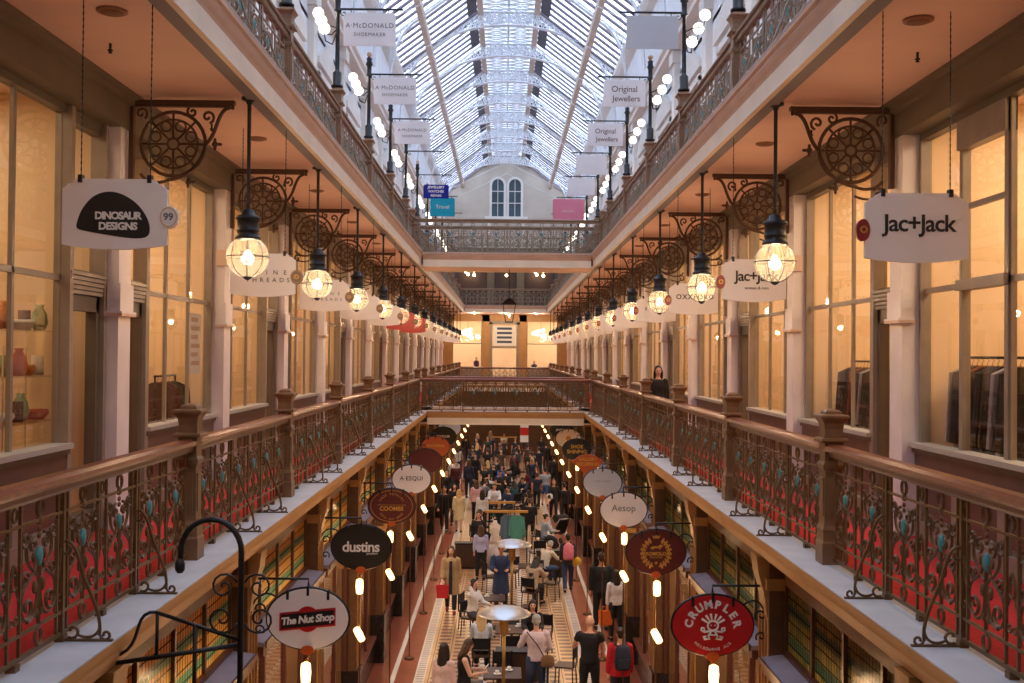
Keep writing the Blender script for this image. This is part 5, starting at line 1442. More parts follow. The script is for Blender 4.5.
# ---------------------------------------------------------------- display stand, mannequin, pushchair, standing banner
def stand(x, y, w, lab):
    r = thing('display_stand', lab, 'stand', (x,y,0))
    MB().box(-w/2,w/2,-0.06,0.06,1.88,1.95).build('top_bar', M['gold'], r)
    for sx in (-1,1): MB().box(sx*w/2-0.02,sx*w/2+0.02,-0.25,0.25,0,0.03).box(sx*(w/2-0.03)-0.018,sx*(w/2-0.03)+0.018,-0.018,0.018,0.03,1.88).build('post', M['black'], r)
    return r
stand(0.05, 32.9, 1.35, 'clothes display stand with a pale wooden top bar')
stand(-0.1, 34.9, 0.9, 'smaller display stand behind the wooden-barred one')
stand(0.0, 62.5, 1.5, 'far display stand with a lit wooden top bar beneath the bridge')
def garment_mesh(w=0.46, h=0.75):
    g = MB()
    P = [(-0.07,-0.03),(-w/2,-0.10),(-w/2-0.05,-h*0.7),(-w/2+0.03,-h*0.72),(-w/2+0.06,-0.28),(-w/2+0.04,-h),(w/2-0.04,-h),(w/2-0.06,-0.28),(w/2-0.03,-h*0.72),(w/2+0.05,-h*0.7),(w/2,-0.10),(0.07,-0.03)]
    g.prism(P, XZ, -0.022, 0.022)
    return g
GM = {}
def garment(x, y, z, rz, lab, rgb, h=0.75, group=None):
    r = thing('hanging_garment', lab, 'garment', (x,y,z), rz, group)
    if h not in GM:
        k = MB(); k.tube([(-0.2,0,-0.10),(0,0,-0.02),(0.2,0,-0.10)], 0.008, 5); k.tube([(0,0,-0.02),(0,0,0.0),(0.02,0,0.025),(0,0,0.045)], 0.004, 5)
        GM[h] = (garment_mesh(0.46, h).data('cloth', [M['ink']]), k.data('hanger', [M['piergold']]))
    o = obj('cloth', GM[h][0], r); o.material_slots[0].link = 'OBJECT'; o.material_slots[0].material = cloth(rgb)
    obj('hanger', GM[h][1], r)
    return r
garment(0.38, 32.9, 1.83, 0.0, 'sea green garment hanging from the display stand', (84,150,136), 0.95)
garment(0.10, 32.95, 1.83, 0.2, 'slate blue garment hanging beside the green one', (92,112,132), 0.95)
r = thing('mannequin', 'headless white dress form on the display stand', 'mannequin', (-0.30, 32.2, 0))
q = MB(); loft(q, [((0,0,1.02),0.17,0.12),((0,0,1.15),0.165,0.125),((0,0,1.30),0.115,0.09),((0,0,1.45),0.15,0.125),((0,0,1.58),0.17,0.10),((0,0,1.66),0.07,0.06),((0,0,1.74),0.05,0.05)], (0,0,1), 18); q.build('torso', cloth((222,206,194)), r)
MB().lathe([(0.02,0.03),(0.02,1.02)], 8).build('pole', M['black'], r); MB().lathe([(0.2,0),(0.2,0.02),(0.03,0.04)], 14).build('base', M['black'], r)
q = MB(); loft(q, [((0,0,0.25),0.26,0.2),((0,0,0.7),0.22,0.17),((0,0,1.03),0.172,0.125)], (0,0,1), 18); q.build('skirt', cloth((206,190,186)), r)
r = thing('pushchair', 'black folding pushchair on the mosaic beside the walkers', 'pushchair', (1.95, 37.6, 0), 0.5)
for sx in (-1,1):
    for sy in (-1,1):
        q = MB(); q.lathe([(0.10,-0.02),(0.11,0.0),(0.10,0.02)], 16); q.v = [(sx*0.26+vz, sy*0.30+vy, 0.11+vx) for vx,vy,vz in q.v]; q.build('wheel', M['black'], r)
q = MB()
for sx in (-1,1): q.tube([(sx*0.25,0.30,0.11),(sx*0.24,-0.05,0.6),(sx*0.24,-0.42,1.02)], 0.014, 6); q.tube([(sx*0.25,-0.30,0.11),(sx*0.24,0.05,0.55)], 0.014, 6)
q.tube([(-0.24,-0.42,1.02),(0.24,-0.42,1.02)], 0.016, 6); q.build('frame', M['steel'], r)
q = MB(); q.prism([(0.25,0.40),(0.30,0.46),(-0.02,0.52),(-0.28,0.95),(-0.34,0.93),(-0.08,0.45)], lambda u,v,d: (d,u,v), -0.21, 0.21); q.build('seat', cloth((34,34,38)), r)
q = MB(); q.prism([(-0.30,0.93)]+[(-0.12+0.34*math.cos(a)*0.8, 0.80+0.34*math.sin(a)) for a in [2.6-2.0*i/8 for i in range(9)]]+[(-0.05,0.85)], lambda u,v,d: (d,u,v), -0.22, 0.22); q.build('hood', cloth((28,28,32)), r)
r = thing('pull_up_banner', 'narrow red and white upright banner far beneath the bridge', 'banner', (1.15, 61.0, 0))
q = MB(); q.box(-0.24,0.24,-0.01,0.01,1.75,2.95,0); q.box(-0.24,0.24,-0.012,0.012,2.15,2.6,1); q.build('panel', [M['paper'], M['signred']], r)
MB().box(-0.3,0.3,-0.12,0.12,0,0.05).box(-0.015,0.015,0.011,0.03,0.05,2.9).build('stand', M['black'], r)
# ---------------------------------------------------------------- the people
def bag_mesh(kind):
    q = MB()
    if kind == 'pack':
        loft(q, [((0,0,-0.24),0.12,0.06),((0,0,-0.20),0.15,0.09),((0,0,0.0),0.155,0.10),((0,0,0.16),0.14,0.085),((0,0,0.23),0.07,0.05)], (0,0,1), 14)
        q.box(-0.10,0.10,-0.125,-0.07,-0.18,-0.02)
    elif kind == 'shop':
        q.prism([(-0.15,-0.36),(0.15,-0.36),(0.17,-0.02),(-0.17,-0.02)], lambda u,v,d: (u,d,v), -0.05, 0.05)
    else:
        loft(q, [((0,0,-0.13),0.10,0.05),((0,0,-0.10),0.14,0.06),((0,0,0.06),0.12,0.05),((0,0,0.10),0.06,0.03)], (0,0,1), 12)
    return q
BG = {}
def bag(kind, p, local, lab, rgb, name, strap=True):
    r0 = p[0]; w = pw(p, local)
    r = thing(name, lab, 'bag', tuple(w), r0.rotation_euler.z)
    if kind not in BG: BG[kind] = bag_mesh(kind).data('pouch', [M['ink']])
    o = obj('pouch', BG[kind], r); o.material_slots[0].link = 'OBJECT'; o.material_slots[0].material = cloth(rgb)
    q = MB()
    if kind == 'pack':
        for sx in (-1,1): q.tube([(sx*0.09,0.06,0.16),(sx*0.10,0.16,0.21),(sx*0.12,0.26,0.10),(sx*0.13,0.24,-0.06),(sx*0.12,0.10,-0.18)], 0.016, 5)
    elif kind == 'shop':
        q.tube([(-0.08,0,-0.02),(-0.06,0,0.08),(0.06,0,0.08),(0.08,0,-0.02)], 0.008, 5)
    else:
        q.tube([(-0.08,0,0.08),(-0.20,-0.03,0.30),(-0.36,-0.06,0.50),(-0.40,0.05,0.53)], 0.012, 5)
    q.build('strap', cloth((60,50,44) if kind != 'shop' else rgb), r)
def P(*a, **k): return person(*a, **k)
m1 = P('grey-haired man in pale pink shirt and jeans with a brown bag, seen from behind', 'akimbo', False, 0.60, 20.4, 0.05, 1.76, ('long',(222,200,206)), ('trousers',(56,70,98)), ('short','hair_grey'))
bag('sling', m1, (0.21,-0.16,0.93), 'brown leather bag on the hip of the man in pink', (128,92,60), 'shoulder_bag')
P('bald man in black T-shirt and black trousers seen from behind', 'akimbo', False, 1.62, 20.2, -0.1, 1.80, ('short',(26,26,30)), ('trousers',(24,24,28)), None)
m3 = P('person in red and white jacket carrying a navy backpack', 'stand', True, 2.15, 19.7, 0.1, 1.70, ('jacket',(196,28,44)), ('trousers',(30,28,32)), ('bun','hair_dark'))
bag('pack', m3, (0.0,-0.25,1.27), 'navy backpack on the red jacket', (34,38,54), 'backpack')
P('woman with long dark hair and pale pink top at the frame bottom', 'stand', True, -1.10, 18.8, -0.5, 1.64, ('long',(226,194,188)), ('trousers',(206,196,196)), ('long','hair_dark'))
m5 = P('woman in black dress looking down at a phone in her hands', 'phone', True, -0.74, 18.95, -1.45, 1.68, ('dress',(26,26,32)), ('trousers',(28,28,34)), ('mid','hair_brown'))
w = (pw(m5, m5[1]['armL'][2]) + pw(m5, m5[1]['armR'][2]))/2
r = thing('phone', 'small black phone held by the woman in black', 'phone', (w.x+0.09, w.y, w.z+0.07), -1.45)
MB().prism([(-0.035,-0.07),(0.035,-0.07),(0.038,-0.067),(0.038,0.067),(0.035,0.07),(-0.035,0.07),(-0.038,0.067),(-0.038,-0.067)], lambda u,v,d: (u, v*0.6+d, v*0.8), 0, 0.009).build('phone_body', M['black'], r)
MB().prism([(-0.032,-0.06),(0.032,-0.06),(0.032,0.06),(-0.032,0.06)], lambda u,v,d: (u, v*0.6+d, v*0.8), -0.002, 0.0).build('screen', M['paper'], r)
m6 = P('woman in open tan coat with long dark hair walking toward the camera', 'stride', True, -1.42, 27.8, PI, 1.74, ('coat',(176,146,106)), ('trousers',(36,36,44)), ('long','hair_brown'), shoes=(120,30,34))
q = MB(); q.prism([(-0.045,-0.42),(0.045,-0.42),(0.05,0.0),(0.035,0.44),(-0.035,0.44),(-0.05,0.0)], lambda u,v,d: (u, d+(0.150 if v > 0.1 else 0.165 if v > -0.2 else 0.20), 0.95+m6[1]['dz']+v), 0, 0.016); q.build('blouse', cloth((40,38,44)), m6[0])
bag('shop', m6, tuple(m6[1]['armR'][2] + Vector((0,0,-0.12))), 'red paper bag in the hand of the woman in tan', (200,40,46), 'paper_bag')
P('tall man in a black suit with white collar seen from behind', 'stand', False, 2.40, 26.2, 0.0, 1.88, ('jacket',(26,26,30)), ('trousers',(24,24,28)), ('short','hair_dark'), 'skin2')
m8 = P('walker in dark jacket and jeans wearing a pink backpack', 'walkb', True, 1.83, 30.4, 0.0, 1.66, ('jacket',(44,44,56)), ('trousers',(46,58,92)), ('bun','hair_dark'))
bag('pack', m8, (0.0,-0.24,1.28), 'pink backpack on the walker in jeans', (226,128,146), 'backpack')
bag('sling', m8, (0.26,-0.10,0.98), 'yellow bag at the side of the pink backpack', (214,170,60), 'shoulder_bag')
m9 = P('shopper in white shirt beside the man in the black suit', 'stand', True, 2.66, 25.2, 0.2, 1.66, ('long',(224,220,220)), ('trousers',(34,34,40)), ('mid','hair_dark'))
bag('shop', m9, tuple(m9[1]['armL'][2] + Vector((-0.06,-0.05,-0.1))), 'white and orange paper bag held by the shopper in white', (236,112,34), 'paper_bag')
P('blonde woman in a cream coat walking away', 'stride', True, -1.75, 40.4, 0.0, 1.62, ('coat',(222,204,166)), ('trousers',(206,170,150)), ('long','hair_blonde'), shoes=(40,30,28))
P('man in black jacket walking this way between the shops and the cream coat', 'walk', False, -2.32, 40.6, PI, 1.74, ('jacket',(30,30,34)), ('trousers',(28,28,32)), ('short','hair_dark'))
P('woman in black walking with the man in the black jacket', 'walkb', True, -2.0, 42.2, PI, 1.64, ('long',(32,32,36)), ('trousers',(28,28,34)), ('mid','hair_dark'))
P('woman in pink jacket and black trousers beyond the cream coat', 'stand', True, -1.15, 42.9, 0.2, 1.66, ('jacket',(214,168,176)), ('trousers',(28,28,32)), ('mid','hair_brown'))
P('dark-haired woman in white blouse seen from behind', 'stand', True, -0.85, 40.2, 0.0, 1.62, ('long',(216,216,226)), ('trousers',(40,40,46)), ('long','hair_dark'))
P('person in lavender shirt with a dark strap at the display stand', 'stand', True, -0.72, 31.9, 0.0, 1.62, ('long',(178,176,214)), ('trousers',(28,28,32)), ('mid','hair_brown'))
P('person in dark top facing the camera behind the lavender shirt', 'stand', True, -0.85, 34.2, PI, 1.70, ('long',(36,32,38)), ('trousers',(32,30,36)), ('short','hair_brown'))
P('man in grey T-shirt and blue shorts walking away', 'walk', False, 1.84, 47.6, 0.0, 1.74, ('short',(150,160,180)), ('shorts',(60,96,150)), ('short','hair_dark'))
m18 = P('woman in black jacket and white blouse walking toward the camera', 'walk', True, 2.05, 43.8, PI, 1.66, ('jacket',(36,34,38)), ('trousers',(26,26,30)), ('long','hair_brown'))
bag('sling', m18, (0.18,0.16,1.05), 'white handbag of the woman in the black jacket', (226,220,214), 'handbag')
P('man in black with hands at his sides close to the copper poles', 'walkb', False, 2.40, 42.2, 0.0, 1.72, ('long',(28,28,32)), ('trousers',(26,26,30)), ('short','hair_dark'))
P('man in navy T-shirt walking away under the bridge', 'walk', False, 1.90, 58.0, 0.0, 1.76, ('short',(32,40,56)), ('trousers',(30,32,40)), ('short','hair_brown'))
P('man in dark green jacket standing by the lanterns under the bridge', 'stand', False, 2.5, 53.0, 0.1, 1.76, ('jacket',(40,48,46)), ('trousers',(28,28,32)), ('short','hair_dark'))
def sitter(lab, pose, fem, x, y, rz, h, top, bottom, hair, skin='skin1'):
    p = P(lab, pose, fem, x, y, rz, h, top, bottom, hair, skin)
    r0, J, sc = p
    # the seat under the hips
    hip = pw(p, J['P'] + Vector((0, -0.02, -0.10)))
    z_seat = hip.z - 0.035
    c = chair(hip.x, hip.y, rz, 'dark cafe chair under the '+lab.split(' seated')[0])
    c.scale = (1, 1, max(0.8, min(1.25, z_seat/0.475)))
    return p
sitter('woman in white blouse seated with one hand in her dark hair', 'sithair', True, -0.78, 25.5, -2.2, 1.70, ('long',(228,224,222)), ('trousers',(60,60,66)), ('long','hair_dark'))
sitter('blonde woman seated with her back to the camera', 'sit', True, -0.50, 22.4, 0.0, 1.70, ('long',(206,214,228)), ('trousers',(30,30,34)), ('long','hair_blonde'))
sitter('dark-haired woman seated facing the camera behind the grey-haired man', 'sit', True, 0.62, 23.6, PI, 1.66, ('long',(36,34,38)), ('trousers',(32,32,36)), ('long','hair_dark'))
sitter('woman in beige jacket seated and leaning over the table', 'sitlean', True, 0.72, 28.4, -0.5, 1.72, ('jacket',(176,152,128)), ('trousers',(36,36,44)), ('long','hair_dark'))
sitter('grey-haired person in cream top seated by the display stand', 'sitlean', False, 1.15, 31.0, -0.8, 1.70, ('long',(220,208,192)), ('trousers',(62,84,130)), ('short','hair_grey'))
P('bearded man in long navy coat bending over the cafe table', 'phone', False, -0.10, 27.9, PI, 1.78, ('coat',(44,58,92)), ('trousers',(30,32,42)), ('short','hair_dark'), 'skin2')
sitter('person in grey blue top seated near the pushchair', 'sit', True, 1.35, 36.2, -1.2, 1.66, ('long',(150,164,186)), ('trousers',(40,42,52)), ('bun','hair_dark'))
sitter('man in white shirt seated facing the camera mid crowd', 'sit', False, -0.42, 44.2, PI, 1.74, ('long',(226,224,230)), ('trousers',(44,44,52)), ('short','hair_brown'))
sitter('man in navy jumper seated beside the man in white', 'sit', False, 0.20, 43.3, PI*0.8, 1.74, ('long',(36,48,78)), ('trousers',(36,36,42)), ('short','hair_dark'))
sitter('person in black seated with back turned near the smaller display stand', 'sit', False, 0.95, 39.6, 0.0, 1.74, ('jacket',(28,28,34)), ('trousers',(28,28,32)), ('short','hair_brown'))
sitter('person in teal top seated in the crowd', 'sit', True, 0.45, 45.6, 0.5, 1.66, ('long',(44,84,92)), ('trousers',(36,36,42)), ('mid','hair_dark'))
sitter('person in bright blue top seated under the bridge', 'sit', True, -0.12, 52.2, PI, 1.68, ('long',(60,104,196)), ('trousers',(36,36,42)), ('mid','hair_dark'))
sitter('person in black blazer seated beside the bright blue top', 'sit', False, -0.55, 52.6, PI, 1.70, ('jacket',(26,28,34)), ('trousers',(28,28,32)), ('short','hair_dark'))
more = [(-0.95,36.9,-1.2,'charcoal',(48,48,54)),(0.55,37.6,0.3,'black',(26,26,30)),(-0.2,39.4,PI,'dark green',(44,60,54)),(-1.0,46.0,-0.7,'grey',(120,122,130)),(1.05,42.2,1.2,'black',(30,28,34)),(0.95,47.6,2.6,'navy',(36,44,66)),(-0.9,49.6,-1.4,'white',(214,212,214)),(0.1,49.9,0.2,'black',(28,28,32)),(1.15,50.6,1.5,'maroon',(92,38,48)),(-0.55,55.2,-1.0,'charcoal',(46,46,52)),(0.55,55.0,1.0,'black',(28,28,32))]
for i, (x, y, rz, tn, rgb) in enumerate(more):
    fem = i % 2 == 0
    sitter('%s-topped cafe guest, guest row %s of the strip, seated' % (tn, ORD[i]), ('sit','sitlean')[i % 2], fem, x, y, rz, 1.7, (('long','jacket')[i % 2], rgb), ('trousers',(32,32,38)), ('long','hair_dark') if fem else ('short','hair_brown'))
for i, (x, y, rz) in enumerate(((-0.62,20.3,-PI/2),(0.62,19.2,0.4),(-0.9,26.2,-1.9),(0.1,22.5,0.1),(1.3,29.4,1.2),(-0.4,30.2,-1.2),(0.2,30.9,2.9),(1.05,33.9,0.4),(1.25,21.6,1.3))):
    chair(x, y, rz, 'empty dark cafe chair in the seating strip, %s from the camera end' % ORD[i])
for i, (x, y) in enumerate(((0.25,21.45),(-1.15,33.6),(1.4,32.4))):
    r = thing('planter_bench', ('dark brown padded bench behind the near heater pole','dark brown counter left of the clothes display stand','dark brown counter right of the clothes display stand')[i], 'bench', (x,y,0))
    MB().box(-0.42,0.42,-0.18,0.18,0.06,0.78).build('body_panel', M['cafe_wood'], r); MB().box(-0.44,0.44,-0.2,0.2,0.78,0.82).build('top', M['black'], r); MB().box(-0.40,0.40,-0.15,0.15,0,0.06).build('plinth', M['black'], r)
# the denser crowd beyond
rr = random.Random(21)
tone = [('black',(28,28,32)),('charcoal',(46,46,52)),('navy',(36,44,66)),('brown',(78,58,48)),('maroon',(92,38,48)),('grey',(112,112,122)),('white',(214,212,214)),('dark green',(44,60,54)),('dusty purple',(98,72,110)),('slate',(62,74,90))]
place = ['near the mid cafe strip','by the bridge edge','beneath the bridge','just past the bridge','beyond the bridge','far past the bridge','near the far end','at the far end']
n = 0
for y in (46.5, 48.2, 50.0, 51.6, 54.2, 56.5, 58.4, 60.5, 62.2, 64.6, 66.8, 69.0):
    xs = [-2.45+rr.uniform(-0.15,0.15), -1.65+rr.uniform(-0.2,0.2), -1.0+rr.uniform(-0.2,0.2), -0.2+rr.uniform(-0.2,0.2), 0.7+rr.uniform(-0.2,0.2), 1.35+rr.uniform(-0.15,0.15)]
    if y > 59: xs.append(2.3+rr.uniform(-0.2,0.2))
    for x in xs:
        if rr.random() < 0.14: continue
        if any(abs(q[0].location.x-x) < 0.6 and abs(q[0].location.y-y) < 0.95 for q in PEOPLE): continue
        if abs(abs(x)-2.15) < 0.42 and abs(((y-COL0-0.1+D/2) % D)-D/2) < 0.55: continue
        if abs(y-62.5) < 0.6 and abs(x) < 1.1: continue
        if any(abs(tx-x) < 0.65 and abs(ty-y) < 0.65 for tx, ty, _ in TPOS): continue
        tn, rgb = tone[n % len(tone)] if rr.random() < 0.5 else tone[n % 3]
        fem = rr.random() < 0.5
        act = rr.choice(('walk','walkb','stand','phone'))
        away = rr.random() < 0.55
        hr = rr.choice((('short','hair_dark'),('short','hair_brown')) if not fem else (('long','hair_dark'),('mid','hair_brown'),('long','hair_blonde'),('bun','hair_dark')))
        verb = {'walk':'walking','walkb':'strolling','stand':'standing','phone':'reading'}[act]
        lane = 'the left shops' if x < -1.9 else 'the left line' if x < -1.3 else 'the cafe strip' if x < 1.0 else 'the right line' if x < 2 else 'the right shops'
        P('%s-clad person, %s hair, %s %s by %s, crowd row %s' % (tn, hr[1][5:], verb, 'away' if away else 'this way', lane, ORD[(46.5, 48.2, 50.0, 51.6, 54.2, 56.5, 58.4, 60.5, 62.2, 64.6, 66.8, 69.0).index(y)]),
          act, fem, x, y, (0 if away else PI)+rr.uniform(-0.4,0.4), rr.uniform(1.6,1.82), (rr.choice(('long','jacket','short')), rgb), ('trousers', rr.choice(((30,30,34),(40,46,66),(52,50,52)))), hr, rr.choice(('skin1','skin2')))
        n += 1
P('person in dark clothes standing on the right gallery beside a pale pillar', 'stand', True, 3.28, 22.8, PI, 1.62, ('long',(38,30,30)), ('trousers',(30,28,30)), ('mid','hair_dark'), z=L1+0.012)
# ---------------------------------------------------------------- things on the galleries and in the shop windows
for q, (dy, lab) in enumerate(((-0.26, 'red fire extinguisher on a left gallery pillar, the nearer of two'), (-0.52, 'red fire extinguisher behind its twin on the left gallery'))):
    r = thing('fire_extinguisher', lab, 'extinguisher', (-4.10, COL0+D*5+dy, L1+0.012+0.55*(1-q)))
    MB().lathe([(0.07,0),(0.085,0.02),(0.085,0.42),(0.06,0.48),(0.025,0.50)], 14).build('cylinder', M['signred'], r)
    MB().lathe([(0.025,0.50),(0.03,0.54),(0.01,0.56)], 8).box(-0.012,0.012,-0.09,0.02,0.54,0.57).build('valve', M['black'], r)
    MB().tube([(0,-0.03,0.53),(0.09,-0.06,0.48),(0.11,-0.04,0.2)], 0.012, 6).build('hose', M['black'], r)
def rack(x, y0, y1, z, lab):
    r = thing('clothes_rack', lab, 'rack', (x,(y0+y1)/2,L1+0.012)); h = (y1-y0)/2
    MB().tube([(0,-h,z),(0,h,z)], 0.014, 8).build('rail', M['black'], r)
    for q in (-1,1):
        MB().tube([(0,q*(h-0.03),z),(0,q*(h-0.03),0.02)], 0.014, 8).box(-0.22,0.22,q*(h-0.03)-0.015,q*(h-0.03)+0.015,0,0.03).build('upright', M['black'], r)
dk = [('black',(26,26,30)),('charcoal',(48,46,50)),('dark brown',(58,44,40)),('slate grey',(84,86,96)),('black',(22,22,26)),('rust',(150,78,48)),('lilac grey',(178,168,180)),('navy',(34,38,54))]
rack(4.75, 9.55, 10.88, 1.86, 'clothes rack behind the window in front of the red-medallion sign')
for i in range(11):
    nm, rgb = dk[(i*3) % 8]
    garment(4.75, 9.66+i*0.112, L1+1.815, 0.15*((i % 3)-1), '%s garment on the near rack in the right window, %s from the camera' % (nm, ORD[i]), rgb, 1.15, 'garments in the right shop')
rack(4.85, 13.55, 14.85, 1.80, 'second clothes rack behind the right windows, past the white pillar')
for i in range(9):
    nm, rgb = dk[(i*5+1) % 8]
    garment(4.85, 13.68+i*0.13, L1+1.755, 0.12*((i % 3)-1), '%s garment on the second right rack, %s from the camera' % (nm, ORD[i]), rgb, 1.10, 'garments in the right shop')
rack(-4.72, 14.0, 14.92, 1.52, 'short clothes rack in the left window past the doorway')
for i, (nm, rgb) in enumerate((('striped brown',(92,66,58)),('maroon',(110,50,50)),('olive',(96,90,66)),('black',(28,28,32)),('charcoal',(48,46,50)))):
    garment(-4.72, 14.13+i*0.16, L1+1.475, 0.2*((i % 3)-1), '%s jacket on the short left rack, %s from the camera' % (nm, ORD[i]), rgb, 0.85, 'jackets in the left window')
r = thing('window_notice', 'white framed notice with pale paragraphs behind the left shop glass', 'notice', (-4.37, 14.62, E+0.12))
MB().box(-0.006,0.006,-0.27,0.27,-0.42,0.42).build('sheet', M['paper'], r)
q = MB()
for i in range(6): q.box(0.006,0.009,-0.20,0.20 if i % 2 else 0.12,0.30-i*0.12,0.36-i*0.12)
q.build('print', cloth((206,176,146)), r)
# glass shelves with vases in the near left window
for j, z in enumerate((1.15, 1.60, 2.05)):
    r = thing('glass_shelf', 'glass display shelf in the near left window, %s from the bottom' % ORD[j], 'shelf', (-4.85, 10.3, L1+z))
    MB().box(-0.2,0.2,-0.65,0.65,0,0.012).build('shelf_board', M['glass'], r)
    MB().box(-0.19,-0.18,-0.65,-0.63,-z+0.012,1.9-z).box(0.18,0.19,-0.65,-0.63,-z+0.012,1.9-z).box(-0.19,-0.18,0.63,0.65,-z+0.012,1.9-z).build('upright', M['steel'], r) if j == 2 else MB().box(-0.2,0.2,-0.65,-0.64,-0.02,0).box(-0.2,0.2,0.64,0.65,-0.02,0).build('edge_clip', M['steel'], r)
vc = [('amber',(196,120,50)),('white',(226,220,210)),('smoky brown',(110,80,60)),('pale green',(150,170,130)),('coral',(206,110,90))]
k = 0
for j, z in enumerate((1.162, 1.612, 2.062)):
    for i in range(5):
        nm, rgb = vc[(i+j*2) % 5]; y = 9.76+i*0.25+0.03*j
        r = thing('resin_vase', '%s resin vase on the %s glass shelf, %s from the camera' % (nm, ('lowest','middle','top')[j], ORD[i]), 'vase', (-4.85+0.04*((i % 3)-1), y, L1+z), 0, 'vases in the left window')
        pr = ([(0.05,0),(0.085,0.08),(0.07,0.18),(0.035,0.24),(0.045,0.27),(0.03,0.26)], [(0.08,0),(0.13,0.06),(0.12,0.10),(0.10,0.07),(0.03,0.02)], [(0.06,0),(0.06,0.20),(0.05,0.20),(0.045,0.02)])[(i+j) % 3]
        MB().lathe(pr, 14).build('vase_body', cloth(rgb), r)
        k += 1
for q, x in enumerate((-2.3, 0.05, 2.3)):
    r = thing('wall_light_cluster', 'cluster of small warm globes on the dark upper far wall, %s of three' % ('first','second','third')[q], 'light', (x, YWALL-1.2, L2))
    MB().tube([(0,0,3.9),(0,0,2.6)], 0.02, 6).build('stem', M['brass'], r)
    for i in range(6 if q != 1 else 1):
        a = i*2.1; rd = 0.2+0.25*(i % 3) if q != 1 else 0; z = 2.2+0.09*i
        ar = MB().tube([(0,0,z+0.3),(rd*math.cos(a),rd*math.sin(a),z+0.05)], 0.012, 5).build('arm', M['brass'], r)
        MB().ell((rd*math.cos(a),rd*math.sin(a),z), 0.09, 0.09, 0.09, 10, 7).build('globe', M['bulb'], ar)
for q, x in enumerate((-2.0, 0.0, 2.0)):  # fill lights added to brighten the piers of the far wall
    r = thing('ceiling_downlight', 'round ceiling light over the far first landing, %s of three' % ('first','second','third')[q], 'light', (x, YEND+1.8, L2-0.40))
    MB().lathe([(0.12,-0.04),(0.16,-0.03),(0.17,0.0)], 16).build('ring', M['brass'], r); MB().lathe([(0.05,-0.045),(0.115,-0.042)], 16).build('diffuser', M['bulb'], r)
    FARL.append((x, YEND+1.8, L2-0.55))
for q, x in enumerate((-4.6, -1.6, 1.6, 4.6)):  # unseen fill lights, added to brighten signs and faces turned to the camera
    FARL.append((x, 0.2 if abs(x) < 2 else 1.0, CEIL1-0.2))
    r = thing('ceiling_downlight', 'round ceiling light over the near landing, %s of four' % ORD[q], 'light', (x, 0.2 if abs(x) < 2 else 1.0, CEIL1))
    MB().lathe([(0.12,-0.04),(0.16,-0.03),(0.17,0.0)], 16).build('ring', M['brass'], r); MB().lathe([(0.05,-0.045),(0.115,-0.042)], 16).build('diffuser', M['bulb'], r)
# far shop: chandeliers and displays
for q, x in enumerate((-2.55, 2.45)):
    r = thing('chandelier', 'cluster of white globe lights in the far shop, %s opening' % ('left' if q == 0 else 'right'), 'chandelier', (x, YWALL+1.0, E), 0)
    MB().tube([(0,0,2.70),(0,0,1.3)], 0.02, 6).build('stem', M['brass'], r)
    for i in range(11):
        a = i*2.4; rd = 0.25+0.5*(i % 3)/2; z = 1.15+0.62*((i*7) % 11)/11
        ar = MB().tube([(0,0,z+0.15),(rd*math.cos(a)*0.6,rd*math.sin(a)*0.6,z+0.05),(rd*math.cos(a),rd*math.sin(a),z+0.05)], 0.012, 5).build('arm', M['brass'], r)
        MB().ell((rd*math.cos(a),rd*math.sin(a),z), 0.13, 0.13, 0.13, 10, 7).build('globe', M['bulb_white'], ar)
for q, (x, rgb, h, lab) in enumerate(((-1.95,(96,52,104),1.75,'purple dressed mannequin in the far left opening'), (-3.1,(150,70,66),1.3,'short red clad figure form in the far left opening'), (2.0,(70,80,110),1.5,'blue display figure in the far right opening'), (3.0,(60,50,50),1.2,'dark display figure in the far right opening'))):
    r = thing('mannequin', lab, 'mannequin', (x, YWALL+0.7, L1+0.01))
    k = h/1.75
    qd = MB(); loft(qd, [((0,0,0.12*k),0.28,0.22),((0,0,0.6*k),0.24,0.18),((0,0,1.0*k),0.15,0.12),((0,0,1.2*k),0.19,0.14),((0,0,1.38*k),0.20,0.11),((0,0,1.46*k),0.06,0.06)], (0,0,1), 14); qd.build('dress', cloth(rgb), r)
    hd = MB(); hd.ell((0,0,1.62*k), 0.085, 0.1, 0.12, 10, 8); hd.tube([(0,0,1.44*k),(0,0,1.56*k)], 0.045, 8); hd.build('head', cloth((216,190,170)), r)
    MB().lathe([(0.22,0),(0.22,0.02),(0.03,0.05),(0.03,0.14*k)], 14).build('base', M['black'], r)
r = thing('shop_poster', 'white poster with dark stripes in the far doorway', 'poster', (-0.05, YWALL-0.22, E))
qd = MB(); qd.box(-0.72,0.72,-0.01,0.01,0.62,1.95,0); qd.build('sheet', M['paper'], r)
qd = MB(); [qd.box(-0.5,0.5,-0.014,-0.01,0.8+i*0.3,0.95+i*0.3) for i in range(4)]; qd.build('print', cloth((70,90,120)), r)
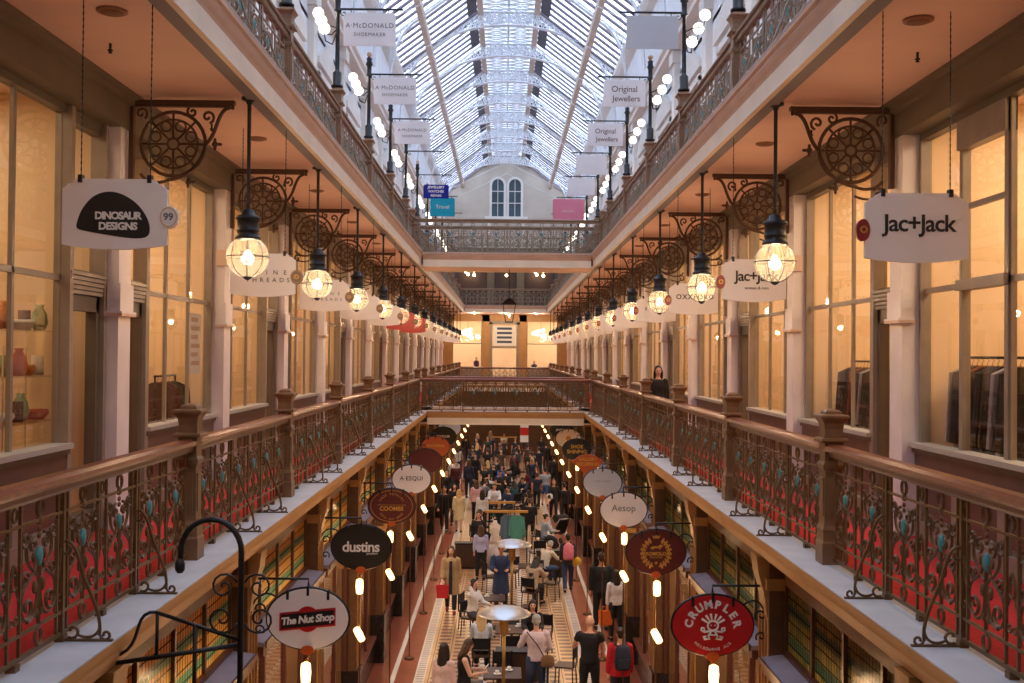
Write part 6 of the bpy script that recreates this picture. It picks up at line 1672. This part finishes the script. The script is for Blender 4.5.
# ---------------------------------------------------------------- light and camera
W = bpy.data.worlds.new('overcast_sky'); SC.world = W; W.use_nodes = True
bg = W.node_tree.nodes['Background']; bg.inputs['Color'].default_value = (0.80, 0.88, 1.0, 1); bg.inputs['Strength'].default_value = SKY
def light(name, kind, loc, power, col, size=0.1, rot=None, sy=None):
    l = bpy.data.lights.new(name, kind); l.energy = power; l.color = col
    if kind == 'AREA':
        l.shape = 'RECTANGLE'; l.size = size; l.size_y = sy or size
    else: l.shadow_soft_size = size
    o = bpy.data.objects.new(name, l); C.objects.link(o); o.location = loc
    if rot: o.rotation_euler = rot
    return o
WARM = (1.0, 0.70, 0.44); WARM2 = (1.0, 0.77, 0.51)
for x, y, z in LAMPS: light('globe_lantern_light', 'POINT', (x, y, z), P_PEND, WARM, 0.07)
for s in (-1, 1):
    for i in range(1, 15):
        y = YC[i] + D/2
        light('shop_ceiling_light', 'AREA', (s*5.9, y, CEIL1-0.06), P_SHOP*(0.42 if s < 0 and i < 2 else 0.68 if s < 0 else 0.95), WARM2, 1.8, (0,0,0), 2.6)
    for i in range(0, 15):
        y = COL0 + D*(i-1)
        light('ground_shop_light', 'AREA', (s*4.6, y+D/2, E-2.6), P_GSHOP, (1.0, 0.82, 0.58), 1.6, (0,0,0), 2.6)
for x, y, z in GLAMPS: light('lantern_light', 'POINT', (x, y, z), P_GL, (1.0, 0.60, 0.28), 0.06)
for x, y, z in UP: light('upper_lamp_light', 'POINT', (x, y, z), P_UP, (1.0, 0.86, 0.70), 0.1)
light('far_shop_light', 'AREA', (-2.6, YWALL+2, CEIL1-0.08), 140, WARM2, 3, (0,0,0), 2.5)
light('far_shop_light', 'AREA', (2.6, YWALL+2, CEIL1-0.08), 140, WARM2, 3, (0,0,0), 2.5)
for x, y, z in FARL: light('landing_light', 'POINT', (x, y, z), 120 if y > 20 else P_NEAR, WARM2, 0.12)  # light of the added landing fills
cam = bpy.data.cameras.new('camera'); co = bpy.data.objects.new('camera', cam); C.objects.link(co)
F = 1050.0
cam.sensor_fit = 'HORIZONTAL'; cam.sensor_width = 36; cam.lens = 36*F/1024
cam.clip_end = 300; cam.clip_start = 0.05
yaw = math.atan(8/F); pitch = math.atan(13.5/F); roll = math.radians(0.5)
mx = Matrix.Rotation(-yaw, 4, 'Z') @ Matrix.Rotation(PI/2 + pitch, 4, 'X') @ Matrix.Rotation(roll, 4, 'Z')
co.matrix_world = Matrix.Translation((-0.075, 0, E)) @ mx
SC.camera = co
vs = SC.view_settings
vs.view_transform = 'Standard'; vs.look = 'None'; vs.exposure = EXPO; vs.gamma = 1.0; vs.use_curve_mapping = False
SC.display_settings.display_device = 'sRGB'
cy = SC.cycles
cy.use_denoising = True; cy.max_bounces = 7; cy.diffuse_bounces = 3; cy.glossy_bounces = 3; cy.transmission_bounces = 3; cy.transparent_max_bounces = 14
cy.sample_clamp_indirect = 4.0; cy.caustics_reflective = False; cy.caustics_refractive = False
SC.render.film_transparent = False
